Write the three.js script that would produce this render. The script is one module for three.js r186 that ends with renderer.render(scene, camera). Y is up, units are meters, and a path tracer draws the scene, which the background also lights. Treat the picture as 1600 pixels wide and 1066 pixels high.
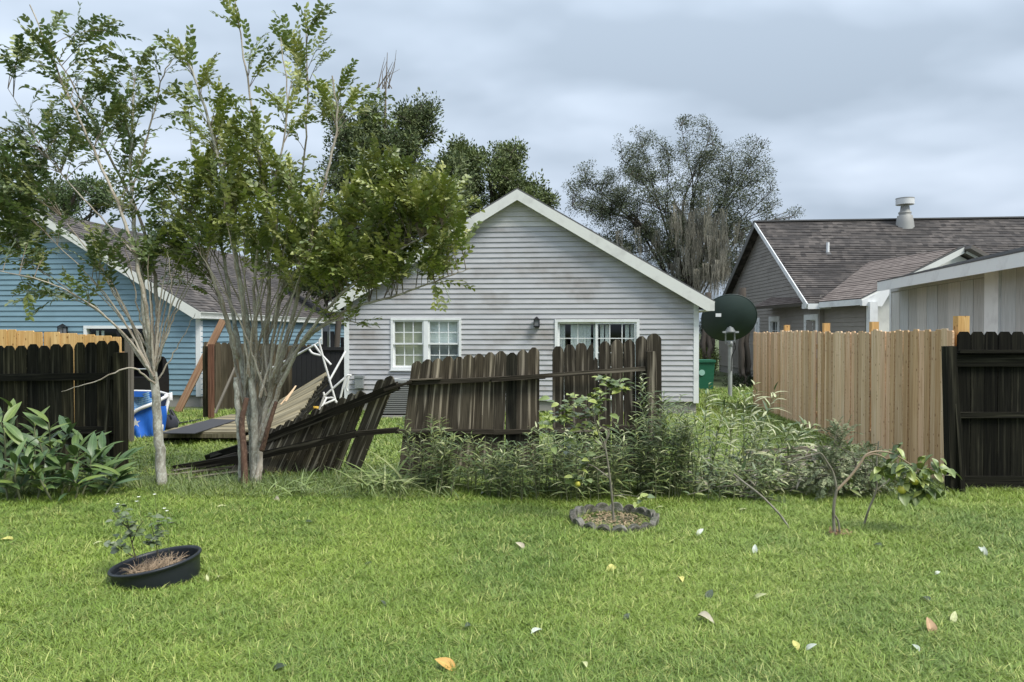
import * as THREE from 'three';

// ---------- camera, sky, sun, exposure ----------
const scene = new THREE.Scene();
const F = 1150, HZ = 520, EYE = 1.75;                     // focal length and horizon in photo pixels, eye height in metres
const camera = new THREE.PerspectiveCamera(2 * Math.atan(533 / F) * 180 / Math.PI, 1600 / 1066, 0.05, 600);
camera.position.set(0, EYE, 0);
camera.rotation.x = -Math.atan((533 - HZ) / F);
const renderer = new THREE.WebGLRenderer({ antialias: true });
renderer.toneMapping = THREE.LinearToneMapping;
renderer.toneMappingExposure = 1.8;
renderer.shadowMap.enabled = true;

function rng(seed) { let s = seed | 0; return () => { s = (s + 0x6d2b79f5) | 0; let t = Math.imul(s ^ (s >>> 15), 1 | s); t = (t + Math.imul(t ^ (t >>> 7), 61 | t)) ^ t; return ((t ^ (t >>> 14)) >>> 0) / 4294967296; }; }
const hash2 = (x, y, s) => { let h = Math.imul(x | 0, 374761393) ^ Math.imul(y | 0, 668265263) ^ Math.imul(s | 0, 2147483647 ^ 974711); h = Math.imul(h ^ (h >>> 13), 1274126177); return ((h ^ (h >>> 16)) >>> 0) / 4294967296; };
const sm = (t) => t * t * (3 - 2 * t), lerp = (a, b, t) => a + (b - a) * t, clamp = (x, a = 0, b = 1) => Math.min(b, Math.max(a, x));
const step = (a, b, x) => sm(clamp((x - a) / (b - a)));
function vnoise(x, y, px, py, s) {                        // value noise with period px, py (0 = none)
  const x0 = Math.floor(x), y0 = Math.floor(y), fx = sm(x - x0), fy = sm(y - y0);
  const w = (i, p) => (p ? ((i % p) + p) % p : i);
  const a = hash2(w(x0, px), w(y0, py), s), b = hash2(w(x0 + 1, px), w(y0, py), s), c = hash2(w(x0, px), w(y0 + 1, py), s), d = hash2(w(x0 + 1, px), w(y0 + 1, py), s);
  return lerp(lerp(a, b, fx), lerp(c, d, fx), fy);
}
function fbm(x, y, px, py, s, oct = 4) { let v = 0, a = 0.5, n = 0; for (let i = 0; i < oct; i++) { v += a * vnoise(x, y, px, py, s + i * 17); n += a; a *= 0.5; x *= 2; y *= 2; px *= 2; py *= 2; } return v / n; }

{ // overcast sky: even grey-blue cloud deck with soft streaks, a little brighter overhead
  const W = 1536, H = 768, data = new Float32Array(W * H * 4);
  for (let j = 0; j < H; j++) {
    const el = ((j + 0.5) / H - 0.5) * Math.PI, se = Math.sin(el), ce = Math.cos(el);
    for (let i = 0; i < W; i++) {
      const az = ((i + 0.5) / W - 0.5) * 2 * Math.PI, dx = Math.cos(az) * ce, dz = Math.sin(az) * ce;
      const o = (j * W + i) * 4, h = Math.max(se, 0.0);
      const k = 1 / (h + 0.16), u = dx * k, v = dz * k;
      const n1 = fbm(u * 0.9 + 31.3, v * 1.5 + 7.7, 0, 0, 5, 5), n2 = fbm(u * 2.6 + 11 + n1 * 1.5, v * 3.4 + 3, 0, 0, 91, 5);
      const n3 = fbm(u * 0.42 + 4.2, v * 0.6 + 9.1, 0, 0, 44, 3);
      let c = 0.55 * n1 + 0.3 * n2 + 0.15 * n3;           // 0..1 about .5
      c = clamp((c - 0.5) * 2.7 + 0.5);
      const up = 1 + 1.7 * h, soft = 0.7 + 0.52 * c;
      const blue = 0.5 * (1 - c) + 0.28 * (1 - h);
      let r = 0.298 * soft * up * (1 - 0.20 * blue), g = 0.328 * soft * up * (1 - 0.08 * blue), b = 0.376 * soft * up;
      if (el < 0) { const t = step(0, -0.2, el); r = lerp(r, 0.1, t); g = lerp(g, 0.13, t); b = lerp(b, 0.07, t); }
      data[o] = r; data[o + 1] = g; data[o + 2] = b; data[o + 3] = 1;
    }
  }
  const sky = new THREE.DataTexture(data, W, H, THREE.RGBAFormat, THREE.FloatType);
  sky.mapping = THREE.EquirectangularReflectionMapping; sky.magFilter = THREE.LinearFilter; sky.minFilter = THREE.LinearFilter; sky.wrapS = THREE.RepeatWrapping; sky.needsUpdate = true;
  scene.background = sky; scene.environment = sky;
}
const sun = new THREE.DirectionalLight(new THREE.Color(1, 0.96, 0.88), 2.4);   // veiled sun, high on the right behind the camera
sun.position.set(25, 43, 11); sun.target.position.set(0, 0, -9);
sun.castShadow = true; sun.shadow.radius = 44; sun.shadow.mapSize.set(2048, 2048);
Object.assign(sun.shadow.camera, { left: -30, right: 30, top: 30, bottom: -30, near: 1, far: 150 });
scene.add(sun, sun.target);

// ---------- helpers ----------
const V3 = (x, y, z) => new THREE.Vector3(x, y, z);
const P = (px, py, d) => V3((px - 800) / F * d, EYE + (HZ - py) / F * d, -d);            // a point d metres in front of the eye
const G = (px, py) => P(px, py, EYE * F / (py - HZ));                                     // where that sight line meets the ground
const X = (px, d) => (px - 800) / F * d;
const lin = (c) => { c /= 255; return c <= 0.04045 ? c / 12.92 : ((c + 0.055) / 1.055) ** 2.4; };
const srgb = (c) => 255 * (c <= 0.0031308 ? c * 12.92 : 1.055 * c ** (1 / 2.4) - 0.055);
const C = (r, g, b) => new THREE.Color().setRGB(r, g, b);
const used = {};
function numbered(n) { const k = used[n] = (used[n] ?? -1) + 1; return k ? n + '_' + String(k).padStart(3, '0') : n; }
function meta(o, label, category, group, kind) { if (label) o.userData.label = label; if (category) o.userData.category = category; if (group) o.userData.group = group; if (kind) o.userData.kind = kind; return o; }
function thing(name, label, category, base, group) { const o = new THREE.Group(); o.name = numbered(name); o.position.copy(base ?? V3(0, 0, 0)); scene.add(o); return meta(o, label, category, group); }
function shadows(m) { m.castShadow = true; m.receiveShadow = true; return m; }
// geometry given in world axes: moved to the axes of the thing it belongs to
function part(t, name, geo, mat, under) {
  const m = shadows(new THREE.Mesh(geo, mat)); m.name = name;
  if (t) { m.position.copy(t.position).negate(); (under ?? t).add(m); if (under) m.position.set(0, 0, 0); } else { m.name = numbered(name); scene.add(m); }
  return m;
}
function single(name, label, category, geo, mat, base, group) {   // a thing of one mesh, geometry in world axes
  const m = shadows(new THREE.Mesh(geo.translate(-base.x, -base.y, -base.z), mat)); m.name = numbered(name); m.position.copy(base); scene.add(m);
  return meta(m, label, category, group);
}
function structure(name, geo, mat) { const m = shadows(new THREE.Mesh(geo, mat)); m.name = numbered(name); m.userData.kind = 'structure'; scene.add(m); return m; }

class MB {                                                // a small mesh builder
  constructor() { this.p = []; this.u = []; this.i = []; this.c = []; }
  v(p, u = 0, w = 0) { this.p.push(p.x, p.y, p.z); this.u.push(u, w); return this.p.length / 3 - 1; }
  tri(a, b, c) { this.i.push(a, b, c); }
  quad(a, b, c, d) { this.i.push(a, b, c, a, c, d); }
  face(pts, uvs) { const k = pts.map((p, n) => this.v(p, ...(uvs ? uvs[n] : [0, 0]))); for (let n = 1; n < k.length - 1; n++) this.tri(k[0], k[n], k[n + 1]); }
  get n() { return this.i.length / 3; }
  build() {
    const g = new THREE.BufferGeometry();
    g.setAttribute('position', new THREE.Float32BufferAttribute(this.p, 3));
    g.setAttribute('uv', new THREE.Float32BufferAttribute(this.u, 2));
    g.setIndex(this.i); g.computeVertexNormals(); return g;
  }
  box(sx, sy, sz, M, uo = 0, vo = 0) {                    // centred box; v of the texture runs along y, in metres
    const hx = sx / 2, hy = sy / 2, hz = sz / 2;
    const f = (a, b, c, d, uw, vh, ox) => { const pts = [a, b, c, d].map((q) => V3(...q).applyMatrix4(M)); this.face(pts, [[uo + ox, vo], [uo + ox + uw, vo], [uo + ox + uw, vo + vh], [uo + ox, vo + vh]]); };
    f([-hx, -hy, hz], [hx, -hy, hz], [hx, hy, hz], [-hx, hy, hz], sx, sy, 0);
    f([hx, -hy, -hz], [-hx, -hy, -hz], [-hx, hy, -hz], [hx, hy, -hz], sx, sy, 0.37);
    f([hx, -hy, hz], [hx, -hy, -hz], [hx, hy, -hz], [hx, hy, hz], sz, sy, sx);
    f([-hx, -hy, -hz], [-hx, -hy, hz], [-hx, hy, hz], [-hx, hy, -hz], sz, sy, 0.71);
    f([-hx, hy, hz], [hx, hy, hz], [hx, hy, -hz], [-hx, hy, -hz], sx, sz, 0.13);
    f([-hx, -hy, -hz], [hx, -hy, -hz], [hx, -hy, hz], [-hx, -hy, hz], sx, sz, 0.53);
    return this;
  }
  tube(pts, radii, sides = 6, cap = true) {               // tapered tube through points
    const n = pts.length, T = new THREE.Vector3(), A = new THREE.Vector3(), B = new THREE.Vector3(), ref = V3(0.31, 0.2, 0.93);
    let len = 0, prev = null; const rings = [];
    for (let k = 0; k < n; k++) {
      T.subVectors(pts[Math.min(k + 1, n - 1)], pts[Math.max(k - 1, 0)]).normalize();
      if (!prev) { A.crossVectors(T, ref); if (A.lengthSq() < 0.01) A.crossVectors(T, V3(1, 0, 0)); A.normalize(); } else { A.copy(prev).addScaledVector(T, -prev.dot(T)).normalize(); }
      prev = A.clone(); B.crossVectors(T, A);
      if (k) len += pts[k].distanceTo(pts[k - 1]);
      const r = typeof radii === 'function' ? radii(k / (n - 1)) : lerp(radii[0], radii[1], k / (n - 1)), ring = [];
      for (let s = 0; s <= sides; s++) { const a = s / sides * 2 * Math.PI; ring.push(this.v(pts[k].clone().addScaledVector(A, Math.cos(a) * r).addScaledVector(B, Math.sin(a) * r), s / sides * Math.max(0.2, 6.28 * r), len)); }
      rings.push(ring);
    }
    for (let k = 0; k < n - 1; k++) for (let s = 0; s < sides; s++) this.quad(rings[k][s], rings[k][s + 1], rings[k + 1][s + 1], rings[k + 1][s]);
    if (cap) for (const [k, flip] of [[0, true], [n - 1, false]]) { const c = this.v(pts[k], 0.1, 0.1); for (let s = 0; s < sides; s++) flip ? this.tri(c, rings[k][s + 1], rings[k][s]) : this.tri(c, rings[k][s], rings[k][s + 1]); }
    return this;
  }
  leaf(M, len, wid, o = {}) {                             // blade along +z, face up; fold lifts the edges, droop bends the tip down
    const { rows = 3, fold = 0.25, droop = 0.2, peak = 0.45, tip = 0.0, tint = 0.5 } = o; let prev = null;
    for (let k = 0; k <= rows; k++) {
      const t = k / rows, w = wid / 2 * (k === rows ? tip : k === 0 ? 0.12 : Math.pow(Math.sin(Math.PI * Math.pow(clamp(t), Math.log(0.5) / Math.log(peak))), 0.8));
      const z = t * len * (1 - 0.12 * droop), y = -droop * len * t * t;
      const row = k === rows && tip === 0 ? [this.v(V3(0, y, z).applyMatrix4(M), 0.5, 1)] : [this.v(V3(-w, y + fold * w, z).applyMatrix4(M), 0, t), this.v(V3(0, y, z).applyMatrix4(M), 0.5, t), this.v(V3(w, y + fold * w, z).applyMatrix4(M), 1, t)];
      if (prev) { if (row.length === 1) { this.tri(prev[0], row[0], prev[1]); this.tri(prev[1], row[0], prev[2]); } else { this.quad(prev[0], row[0], row[1], prev[1]); this.quad(prev[1], row[1], row[2], prev[2]); } }
      prev = row;
    }
    return this;
  }
}
// a matrix whose +y runs along dir and whose +z is as near as can be to face
function along(pos, dir, face = V3(0, 0, 1)) {
  const y = dir.clone().normalize(), z = face.clone().addScaledVector(y, -face.dot(y)); if (z.lengthSq() < 1e-6) z.set(0.3, 0.1, 0.9).addScaledVector(y, -0.3 * y.x - 0.1 * y.y - 0.9 * y.z); z.normalize();
  const x = new THREE.Vector3().crossVectors(y, z);
  return new THREE.Matrix4().makeBasis(x, y, z).setPosition(pos);
}
// a matrix whose +z runs along dir (for leaves), +y as near as can be to up, rolled about dir
function aim(pos, dir, up = V3(0, 1, 0), roll = 0, scale = 1) {
  const z = dir.clone().normalize(), y = up.clone().addScaledVector(z, -up.dot(z)); if (y.lengthSq() < 1e-4) y.set(0.9, 0.1, 0.2).addScaledVector(z, -(0.9 * z.x + 0.1 * z.y + 0.2 * z.z)); y.normalize();
  if (roll) y.applyAxisAngle(z, roll);
  const x = new THREE.Vector3().crossVectors(y, z);
  return new THREE.Matrix4().makeBasis(x.multiplyScalar(scale), y.multiplyScalar(scale), z.multiplyScalar(scale)).setPosition(pos);
}
const boxG = (sx, sy, sz, M = new THREE.Matrix4(), uo = 0, vo = 0) => new MB().box(sx, sy, sz, M, uo, vo).build();
// a straight board from a to b: w across, t thick (t along face)
let beamN = 0;
function beamGeo(a, b, w, t, face) { const d = new THREE.Vector3().subVectors(b, a), mid = a.clone().add(b).multiplyScalar(0.5); beamN++; return boxG(w, d.length(), t, along(mid, d, face), (beamN * 0.37) % 1, (beamN * 0.61) % 2); }
const beam = (t, name, a, b, w, th, mat, face, under) => part(t, name, beamGeo(a, b, w, th, face), mat, under);
const axisBox = (x0, x1, y0, y1, z0, z1) => boxG(x1 - x0, y1 - y0, z1 - z0, new THREE.Matrix4().makeTranslation((x0 + x1) / 2, (y0 + y1) / 2, (z0 + z1) / 2));
const curve = (pts, n) => new THREE.CatmullRomCurve3(pts, false, 'centripetal').getPoints(n);

// ---------- textures and materials ----------
function tex(w, h, fn, color = true) {                    // fn(u, v) -> linear rgb 0..1
  const d = new Uint8Array(w * h * 4);
  for (let j = 0; j < h; j++) for (let i = 0; i < w; i++) { const c = fn(i / w, j / h), o = (j * w + i) * 4; for (let k = 0; k < 3; k++) d[o + k] = clamp(color ? srgb(clamp(c[k])) : c[k] * 255, 0, 255); d[o + 3] = 255; }
  const t = new THREE.DataTexture(d, w, h); t.wrapS = t.wrapT = THREE.RepeatWrapping; t.magFilter = THREE.LinearFilter; t.minFilter = THREE.LinearMipmapLinearFilter; t.generateMipmaps = true;
  if (color) t.colorSpace = THREE.SRGBColorSpace; t.needsUpdate = true; return t;
}
const mix3 = (a, b, t) => [lerp(a[0], b[0], t), lerp(a[1], b[1], t), lerp(a[2], b[2], t)];
const std = (o) => new THREE.MeshStandardMaterial({ roughness: 0.8, side: THREE.DoubleSide, ...o });
function scaled(t, sx, sy) { const c = t.clone(); c.repeat.set(1 / sx, 1 / sy); c.needsUpdate = true; return c; }
function woodTex(dark, mid, pale, s, o = {}) {            // 0.5 m across, 2 m along
  const { streak = 0.5, knots = 0, stain = 0.5 } = o;
  const kn = []; const R = rng(s * 7 + 3); for (let k = 0; k < knots; k++) kn.push([R(), R(), 0.006 + R() * 0.012]);
  return tex(384, 768, (u, v) => {
    let du = 0, kd = 0;
    for (const [ku, kv, kr] of kn) { let a = Math.abs(u - ku), b = Math.abs(v - kv); a = Math.min(a, 1 - a); b = Math.min(b, 1 - b) * 4; const r = Math.hypot(a * 0.5, b * 0.35); du += 0.02 * Math.exp(-((r / (kr * 3)) ** 2)); kd = Math.max(kd, 1 - step(kr * 0.5, kr, r)); }
    const warp = 0.03 * fbm(u * 4, v * 4, 4, 4, s + 9, 3) + du;
    const g1 = fbm((u + warp) * 64, v * 6, 64, 6, s, 3), g2 = fbm((u + warp) * 20, v * 3, 20, 3, s + 31, 3), st = fbm(u * 10, v * 6, 10, 6, s + 61, 4);
    let c = mix3(mid, dark, clamp((g1 - 0.42) * 2.2));
    c = mix3(c, pale, clamp((g2 - 0.52) * 4) * streak);
    c = mix3(c, dark, clamp((st - 0.5) * 3) * stain);
    return mix3(c, [dark[0] * 0.55, dark[1] * 0.45, dark[2] * 0.4], kd * 0.85);
  });
}
function bumpTex(s, fx, fy) { return tex(256, 256, (u, v) => { const n = fbm(u * fx, v * fy, fx, fy, s, 4); return [n, n, n]; }, false); }
const grainBump = scaled(bumpTex(71, 64, 5), 0.5, 2);
function wood(dark, mid, pale, s, o) { return new THREE.MeshPhysicalMaterial({ side: THREE.DoubleSide, specularIntensity: 0.25, map: scaled(woodTex(dark, mid, pale, s, o), 0.5, 2), bumpMap: grainBump, bumpScale: 0.003, roughness: 0.88 }); }
function tint(m, r, g, b) { const c = m.clone(); c.color = C(r, g, b); return c; }
const M = {};
M.oldWood = wood([0.015, 0.013, 0.010], [0.049, 0.0425, 0.032], [0.235, 0.21, 0.168], 11, { streak: 1.0, stain: 0.75 });
M.oldWoods = [tint(M.oldWood, 1.15, 1.12, 1.08), tint(M.oldWood, 1.65, 1.6, 1.5), tint(M.oldWood, 0.8, 0.78, 0.75), tint(M.oldWood, 1.35, 1.28, 1.18), tint(M.oldWood, 2.1, 2.0, 1.75), tint(M.oldWood, 0.55, 0.53, 0.5)];
M.blackWood = wood([0.006, 0.006, 0.005], [0.021, 0.02, 0.014], [0.085, 0.08, 0.06], 23, { streak: 0.7, stain: 0.7 });
M.blackWoods = [tint(M.blackWood, 1.2, 1.2, 1.1), tint(M.blackWood, 1.75, 1.65, 1.35), tint(M.blackWood, 0.75, 0.75, 0.75)];
M.greyPost = wood([0.07, 0.062, 0.05], [0.15, 0.135, 0.11], [0.24, 0.22, 0.19], 29, { streak: 0.4 });
M.newWood = wood([0.46, 0.30, 0.165], [0.66, 0.485, 0.31], [0.78, 0.63, 0.46], 37, { streak: 0.6, stain: 0.22, knots: 30 });
M.newWoods = [M.newWood, tint(M.newWood, 0.72, 0.64, 0.54), tint(M.newWood, 1.12, 1.1, 1.1), tint(M.newWood, 0.88, 0.8, 0.7), tint(M.newWood, 1.04, 0.94, 0.92), tint(M.newWood, 0.82, 0.78, 0.74)];
M.yellowWoods = [tint(M.newWood, 1.0, 0.88, 0.58), tint(M.newWood, 0.9, 0.76, 0.46), tint(M.newWood, 0.97, 0.8, 0.5)];
M.redWood = wood([0.06, 0.028, 0.018], [0.15, 0.075, 0.048], [0.25, 0.15, 0.10], 43, { streak: 0.5 });
M.paleLumber = wood([0.16, 0.085, 0.05], [0.30, 0.18, 0.11], [0.40, 0.29, 0.2], 47, { streak: 0.6, knots: 8 });
M.deckWood = wood([0.11, 0.095, 0.062], [0.24, 0.21, 0.14], [0.36, 0.32, 0.23], 53, { streak: 0.5, stain: 0.5 });
M.deckWoods = [M.deckWood, tint(M.deckWood, 0.68, 0.68, 0.66), tint(M.deckWood, 1.2, 1.17, 1.1)];
function sidingMat(base, s, dirt, amount) {
  return std({ roughness: 0.55, map: scaled(tex(512, 512, (u, v) => {
    const n = fbm(u * 6, v * 14, 6, 14, s, 5), m = fbm(u * 40, v * 24, 40, 24, s + 5, 3), k = clamp((n - 0.5) * 3) * amount * (0.5 + m);
    const f = 0.94 + 0.12 * vnoise(u * 24, v * 96, 24, 96, s + 8);
    return mix3(base.map((c) => c * f), dirt, k);
  }), 4, 4) });
}
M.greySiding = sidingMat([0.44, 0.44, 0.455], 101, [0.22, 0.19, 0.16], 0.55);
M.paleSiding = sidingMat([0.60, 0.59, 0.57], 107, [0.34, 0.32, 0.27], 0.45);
M.blueSiding = sidingMat([0.17, 0.275, 0.335], 113, [0.12, 0.19, 0.22], 0.3);
M.taupeSiding = sidingMat([0.27, 0.25, 0.225], 127, [0.12, 0.11, 0.10], 0.35);
M.greyBoard = wood([0.40, 0.4, 0.38], [0.55, 0.55, 0.53], [0.63, 0.63, 0.61], 59, { streak: 0.5, stain: 0.5 });
function shingle(a, b, c, s) { return std({ roughness: 0.95, map: scaled(tex(512, 512, (u, v) => {
  const row = Math.floor(v * 28), tabs = 24, off = hash2(row, 3, s), t = Math.floor(((u + off) % 1) * tabs), h = hash2(t, row, s + 1), big = fbm(u * 5, v * 5, 5, 5, s + 3, 4), g = hash2(u * 512, v * 512, s + 9);
  const col = mix3(mix3(a, b, h), c, clamp((big - 0.48) * 3.2) * 0.8); const f = 0.8 + 0.4 * g; return col.map((q) => q * f);
}), 4, 4) }); }
M.darkShingle = shingle([0.03, 0.026, 0.024], [0.115, 0.10, 0.09], [0.035, 0.031, 0.029], 211);
M.brownShingle = shingle([0.12, 0.095, 0.082], [0.20, 0.165, 0.145], [0.14, 0.115, 0.10], 223);
M.greyShingle = shingle([0.12, 0.12, 0.12], [0.21, 0.21, 0.205], [0.14, 0.14, 0.14], 227);
const smudge = scaled(tex(256, 256, (u, v) => { const n = fbm(u * 6, v * 6, 6, 6, 311, 5), k = 1 - 0.16 * clamp((n - 0.45) * 4); return [k, k * 0.995, k * 0.98]; }), 1.3, 1.3);
M.white = std({ color: C(0.74, 0.76, 0.77), roughness: 0.5, map: smudge });
M.cream = std({ color: C(0.66, 0.67, 0.64), roughness: 0.55, map: smudge });
M.soffit = std({ color: C(0.5, 0.5, 0.5), roughness: 0.7 });
M.glass = new THREE.MeshPhysicalMaterial({ color: C(0.95, 0.98, 0.97), transmission: 1, thickness: 0, roughness: 0.02, ior: 1.5 });
M.dark = std({ color: C(0.02, 0.02, 0.02), roughness: 0.9 });
M.inner = std({ color: C(0.12, 0.11, 0.1), roughness: 0.95 });
M.blind = std({ color: C(0.5, 0.51, 0.38), roughness: 0.7 });
M.blindPale = std({ color: C(0.72, 0.78, 0.77), roughness: 0.7 });
M.blindGrey = std({ color: C(0.2, 0.22, 0.235), roughness: 0.8 });
M.vane = std({ color: C(0.62, 0.66, 0.67), roughness: 0.6 });
M.blackMetal = std({ color: C(0.012, 0.012, 0.014), roughness: 0.45, metalness: 0.3 });
M.metal = std({ color: C(0.36, 0.38, 0.38), roughness: 0.5, metalness: 0.6 });
M.whitePipe = std({ color: C(0.68, 0.68, 0.67), roughness: 0.4, map: smudge });
M.darkPane = std({ color: C(0.03, 0.035, 0.04), roughness: 0.08 });
M.taupeTrim = std({ color: C(0.13, 0.13, 0.125), roughness: 0.7 });
M.blueGable = sidingMat([0.36, 0.40, 0.40], 131, [0.2, 0.22, 0.2], 0.4);
M.greyBoard2 = tint(M.greyBoard, 0.82, 0.83, 0.84); M.greyBoard3 = tint(M.greyBoard, 0.9, 0.94, 0.98);
M.flue = std({ color: C(0.33, 0.33, 0.32), roughness: 0.7, metalness: 0.35, map: smudge });
M.flueCap = std({ color: C(0.62, 0.63, 0.63), roughness: 0.6, metalness: 0.1 });
M.fenceBrown = [tint(M.deckWood, 0.42, 0.4, 0.4), tint(M.deckWood, 0.3, 0.28, 0.28), tint(M.deckWood, 0.5, 0.46, 0.45)];
M.blackBoard = std({ color: C(0.006, 0.006, 0.007), roughness: 0.7 });
M.mat = std({ color: C(0.035, 0.035, 0.038), roughness: 0.85 });
M.poolBlue = std({ color: C(0.02, 0.13, 0.55), roughness: 0.45 });
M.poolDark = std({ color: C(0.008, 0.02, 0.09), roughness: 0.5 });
M.poolMosaic = std({ roughness: 0.35, map: scaled(tex(256, 256, (u, v) => { const n = 8, a = (u * n) % 1, b = (v * n) % 1, line = a < 0.14 || b < 0.14; const h = hash2(Math.floor(u * n), Math.floor(v * n), 77); return line ? [0.5, 0.68, 0.78] : mix3([0.03, 0.16, 0.5], [0.12, 0.36, 0.68], h); }), 0.5, 0.5) });
M.darkCloth = std({ color: C(0.03, 0.032, 0.045), roughness: 0.9 });
M.unit = std({ color: C(0.2, 0.205, 0.2), roughness: 0.6 });
M.dish = std({ color: C(0.028, 0.048, 0.042), roughness: 0.55, map: smudge });
M.poleMetal = std({ color: C(0.4, 0.42, 0.41), roughness: 0.6, metalness: 0.3, map: smudge });
M.binGreen = std({ color: C(0.012, 0.11, 0.06), roughness: 0.5 });
M.binPale = std({ color: C(0.25, 0.45, 0.38), roughness: 0.6 });
M.mount = std({ color: C(0.14, 0.15, 0.15), roughness: 0.6, metalness: 0.2 });
M.sootWoods = [tint(M.blackWood, 0.42, 0.42, 0.4), tint(M.blackWood, 0.75, 0.74, 0.7), tint(M.blackWood, 0.3, 0.3, 0.28)];

// ---------- large structure: ground and houses ----------
{
  const soil = scaled(tex(512, 512, (u, v) => { const n = fbm(u * 10, v * 10, 10, 10, 401, 5), m = fbm(u * 90, v * 90, 90, 90, 409, 2); return mix3([0.055, 0.085, 0.025], mix3([0.10, 0.08, 0.05], [0.11, 0.16, 0.04], n), clamp(m * 1.3 - 0.1)); }), 3, 3);
  const g = new THREE.PlaneGeometry(420, 420); g.rotateX(-Math.PI / 2);
  const uv = g.attributes.uv; for (let i = 0; i < uv.count; i++) uv.setXY(i, uv.getX(i) * 420, uv.getY(i) * 420);
  structure('ground', g.translate(0, 0, -120), std({ map: soil, roughness: 1 }));
}
class Plane {                                            // a wall or roof plane: u across, v up, n out of it
  constructor(O, U, V) { this.O = O; this.U = U.clone().normalize(); this.V = V.clone().normalize(); this.N = new THREE.Vector3().crossVectors(this.U, this.V).normalize(); }
  at(u, v, n = 0) { return this.O.clone().addScaledVector(this.U, u).addScaledVector(this.V, v).addScaledVector(this.N, n); }
  hit(px, py) { const e = V3(0, EYE, 0), d = V3((px - 800) / F, (HZ - py) / F, -1), k = this.O.clone().sub(e).dot(this.N) / d.dot(this.N), q = e.addScaledVector(d, k).sub(this.O); return [q.dot(this.U), q.dot(this.V)]; }
  matrix(n = 0) { return new THREE.Matrix4().makeBasis(this.U, this.V, this.N).setPosition(this.at(0, 0, n)); }
  box(u0, u1, v0, v1, n0, n1) { return boxG(u1 - u0, v1 - v0, n1 - n0, new THREE.Matrix4().makeTranslation((u0 + u1) / 2, (v0 + v1) / 2, (n0 + n1) / 2).premultiply(this.matrix()), u0 % 3, v0 % 3); }
  solid(poly, n0, n1, holes = []) {                       // polygon given in u, v, thick from n0 to n1
    const s = new THREE.Shape(poly.map((p) => new THREE.Vector2(...p)));
    for (const [a, b, c, d] of holes) s.holes.push(new THREE.Path([[a, c], [a, d], [b, d], [b, c]].map((p) => new THREE.Vector2(...p))));
    return new THREE.ExtrudeGeometry(s, { depth: n1 - n0, bevelEnabled: false }).applyMatrix4(this.matrix(n0));
  }
}
function span(poly, v) { const xs = []; for (let i = 0; i < poly.length; i++) { const [a, b] = [poly[i], poly[(i + 1) % poly.length]]; if ((a[1] <= v) !== (b[1] <= v)) xs.push(lerp(a[0], b[0], (v - a[1]) / (b[1] - a[1]))); } return xs.length > 1 ? [Math.min(...xs), Math.max(...xs)] : null; }
// lapped courses (siding boards, shingle rows), each one a mesh: the lower edge stands proud by lip
function courses(t, name, pl, poly, h, lip, mat, o = {}) {
  const { holes = [], base = 0.004, under, jitter = 0 } = o, vs = poly.map((p) => p[1]), v0 = Math.min(...vs), v1 = Math.max(...vs), R = rng(Math.round(v1 * 1000) + poly.length);
  for (let a = v0; a < v1 - 0.01; a += h) {
    const b = Math.min(a + h, v1), lo = span(poly, a + 1e-4), hi = span(poly, b - 1e-4) ?? lo; if (!lo) continue;
    let segs = [[lo[0], lo[1], hi[0], hi[1]]];
    for (const [x0, x1, y0, y1] of holes) if (y0 < b - 0.25 * h && y1 > a + 0.25 * h) segs = segs.flatMap(([p, q, r, s]) => (x1 <= p || x0 >= q ? [[p, q, r, s]] : [[p, x0, r, x0], [x1, q, x1, s]].filter((k) => k[1] - k[0] > 0.01)));
    for (const [p, q, r, s] of segs) {
      const L = lip * (1 + jitter * (R() - 0.5)), m = new MB(), w = V3, f = (pts) => m.face(pts.map(([u, v, n]) => pl.at(u, v, n)), pts.map(([u, v, n]) => [u, v + n * 2]));
      const ua = r, ub = Math.max(s, r + 0.001);
      f([[p, a, base + L], [q, a, base + L], [ub, b, base + 0.001], [ua, b, base + 0.001]]);
      f([[p, a, -0.002], [q, a, -0.002], [q, a, base + L], [p, a, base + L]]);
      f([[p, a, -0.002], [p, a, base + L], [ua, b, base + 0.001], [ua, b, -0.002]]);
      f([[q, a, base + L], [q, a, -0.002], [ub, b, -0.002], [ub, b, base + 0.001]]);
      part(t, name, m.build(), typeof mat === 'function' ? mat(a, b) : mat, under);
    }
  }
}
function windowFrame(t, pl, u0, u1, v0, v1, w = 0.06) {
  const f = part(t, 'window', pl.box(u0, u1, v1 - w, v1, -0.06, 0.045), M.white);
  part(t, 'frame', pl.box(u0, u1, v0, v0 + w, -0.06, 0.045), M.white, f);
  part(t, 'frame', pl.box(u0, u0 + w, v0 + w, v1 - w, -0.06, 0.042), M.white, f);
  part(t, 'frame', pl.box(u1 - w, u1, v0 + w, v1 - w, -0.06, 0.042), M.white, f);
  part(t, 'sill', pl.box(u0 - 0.02, u1 + 0.02, v0 - 0.03, v0 - 0.001, -0.02, 0.06), M.white, f);
  return f;
}
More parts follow.
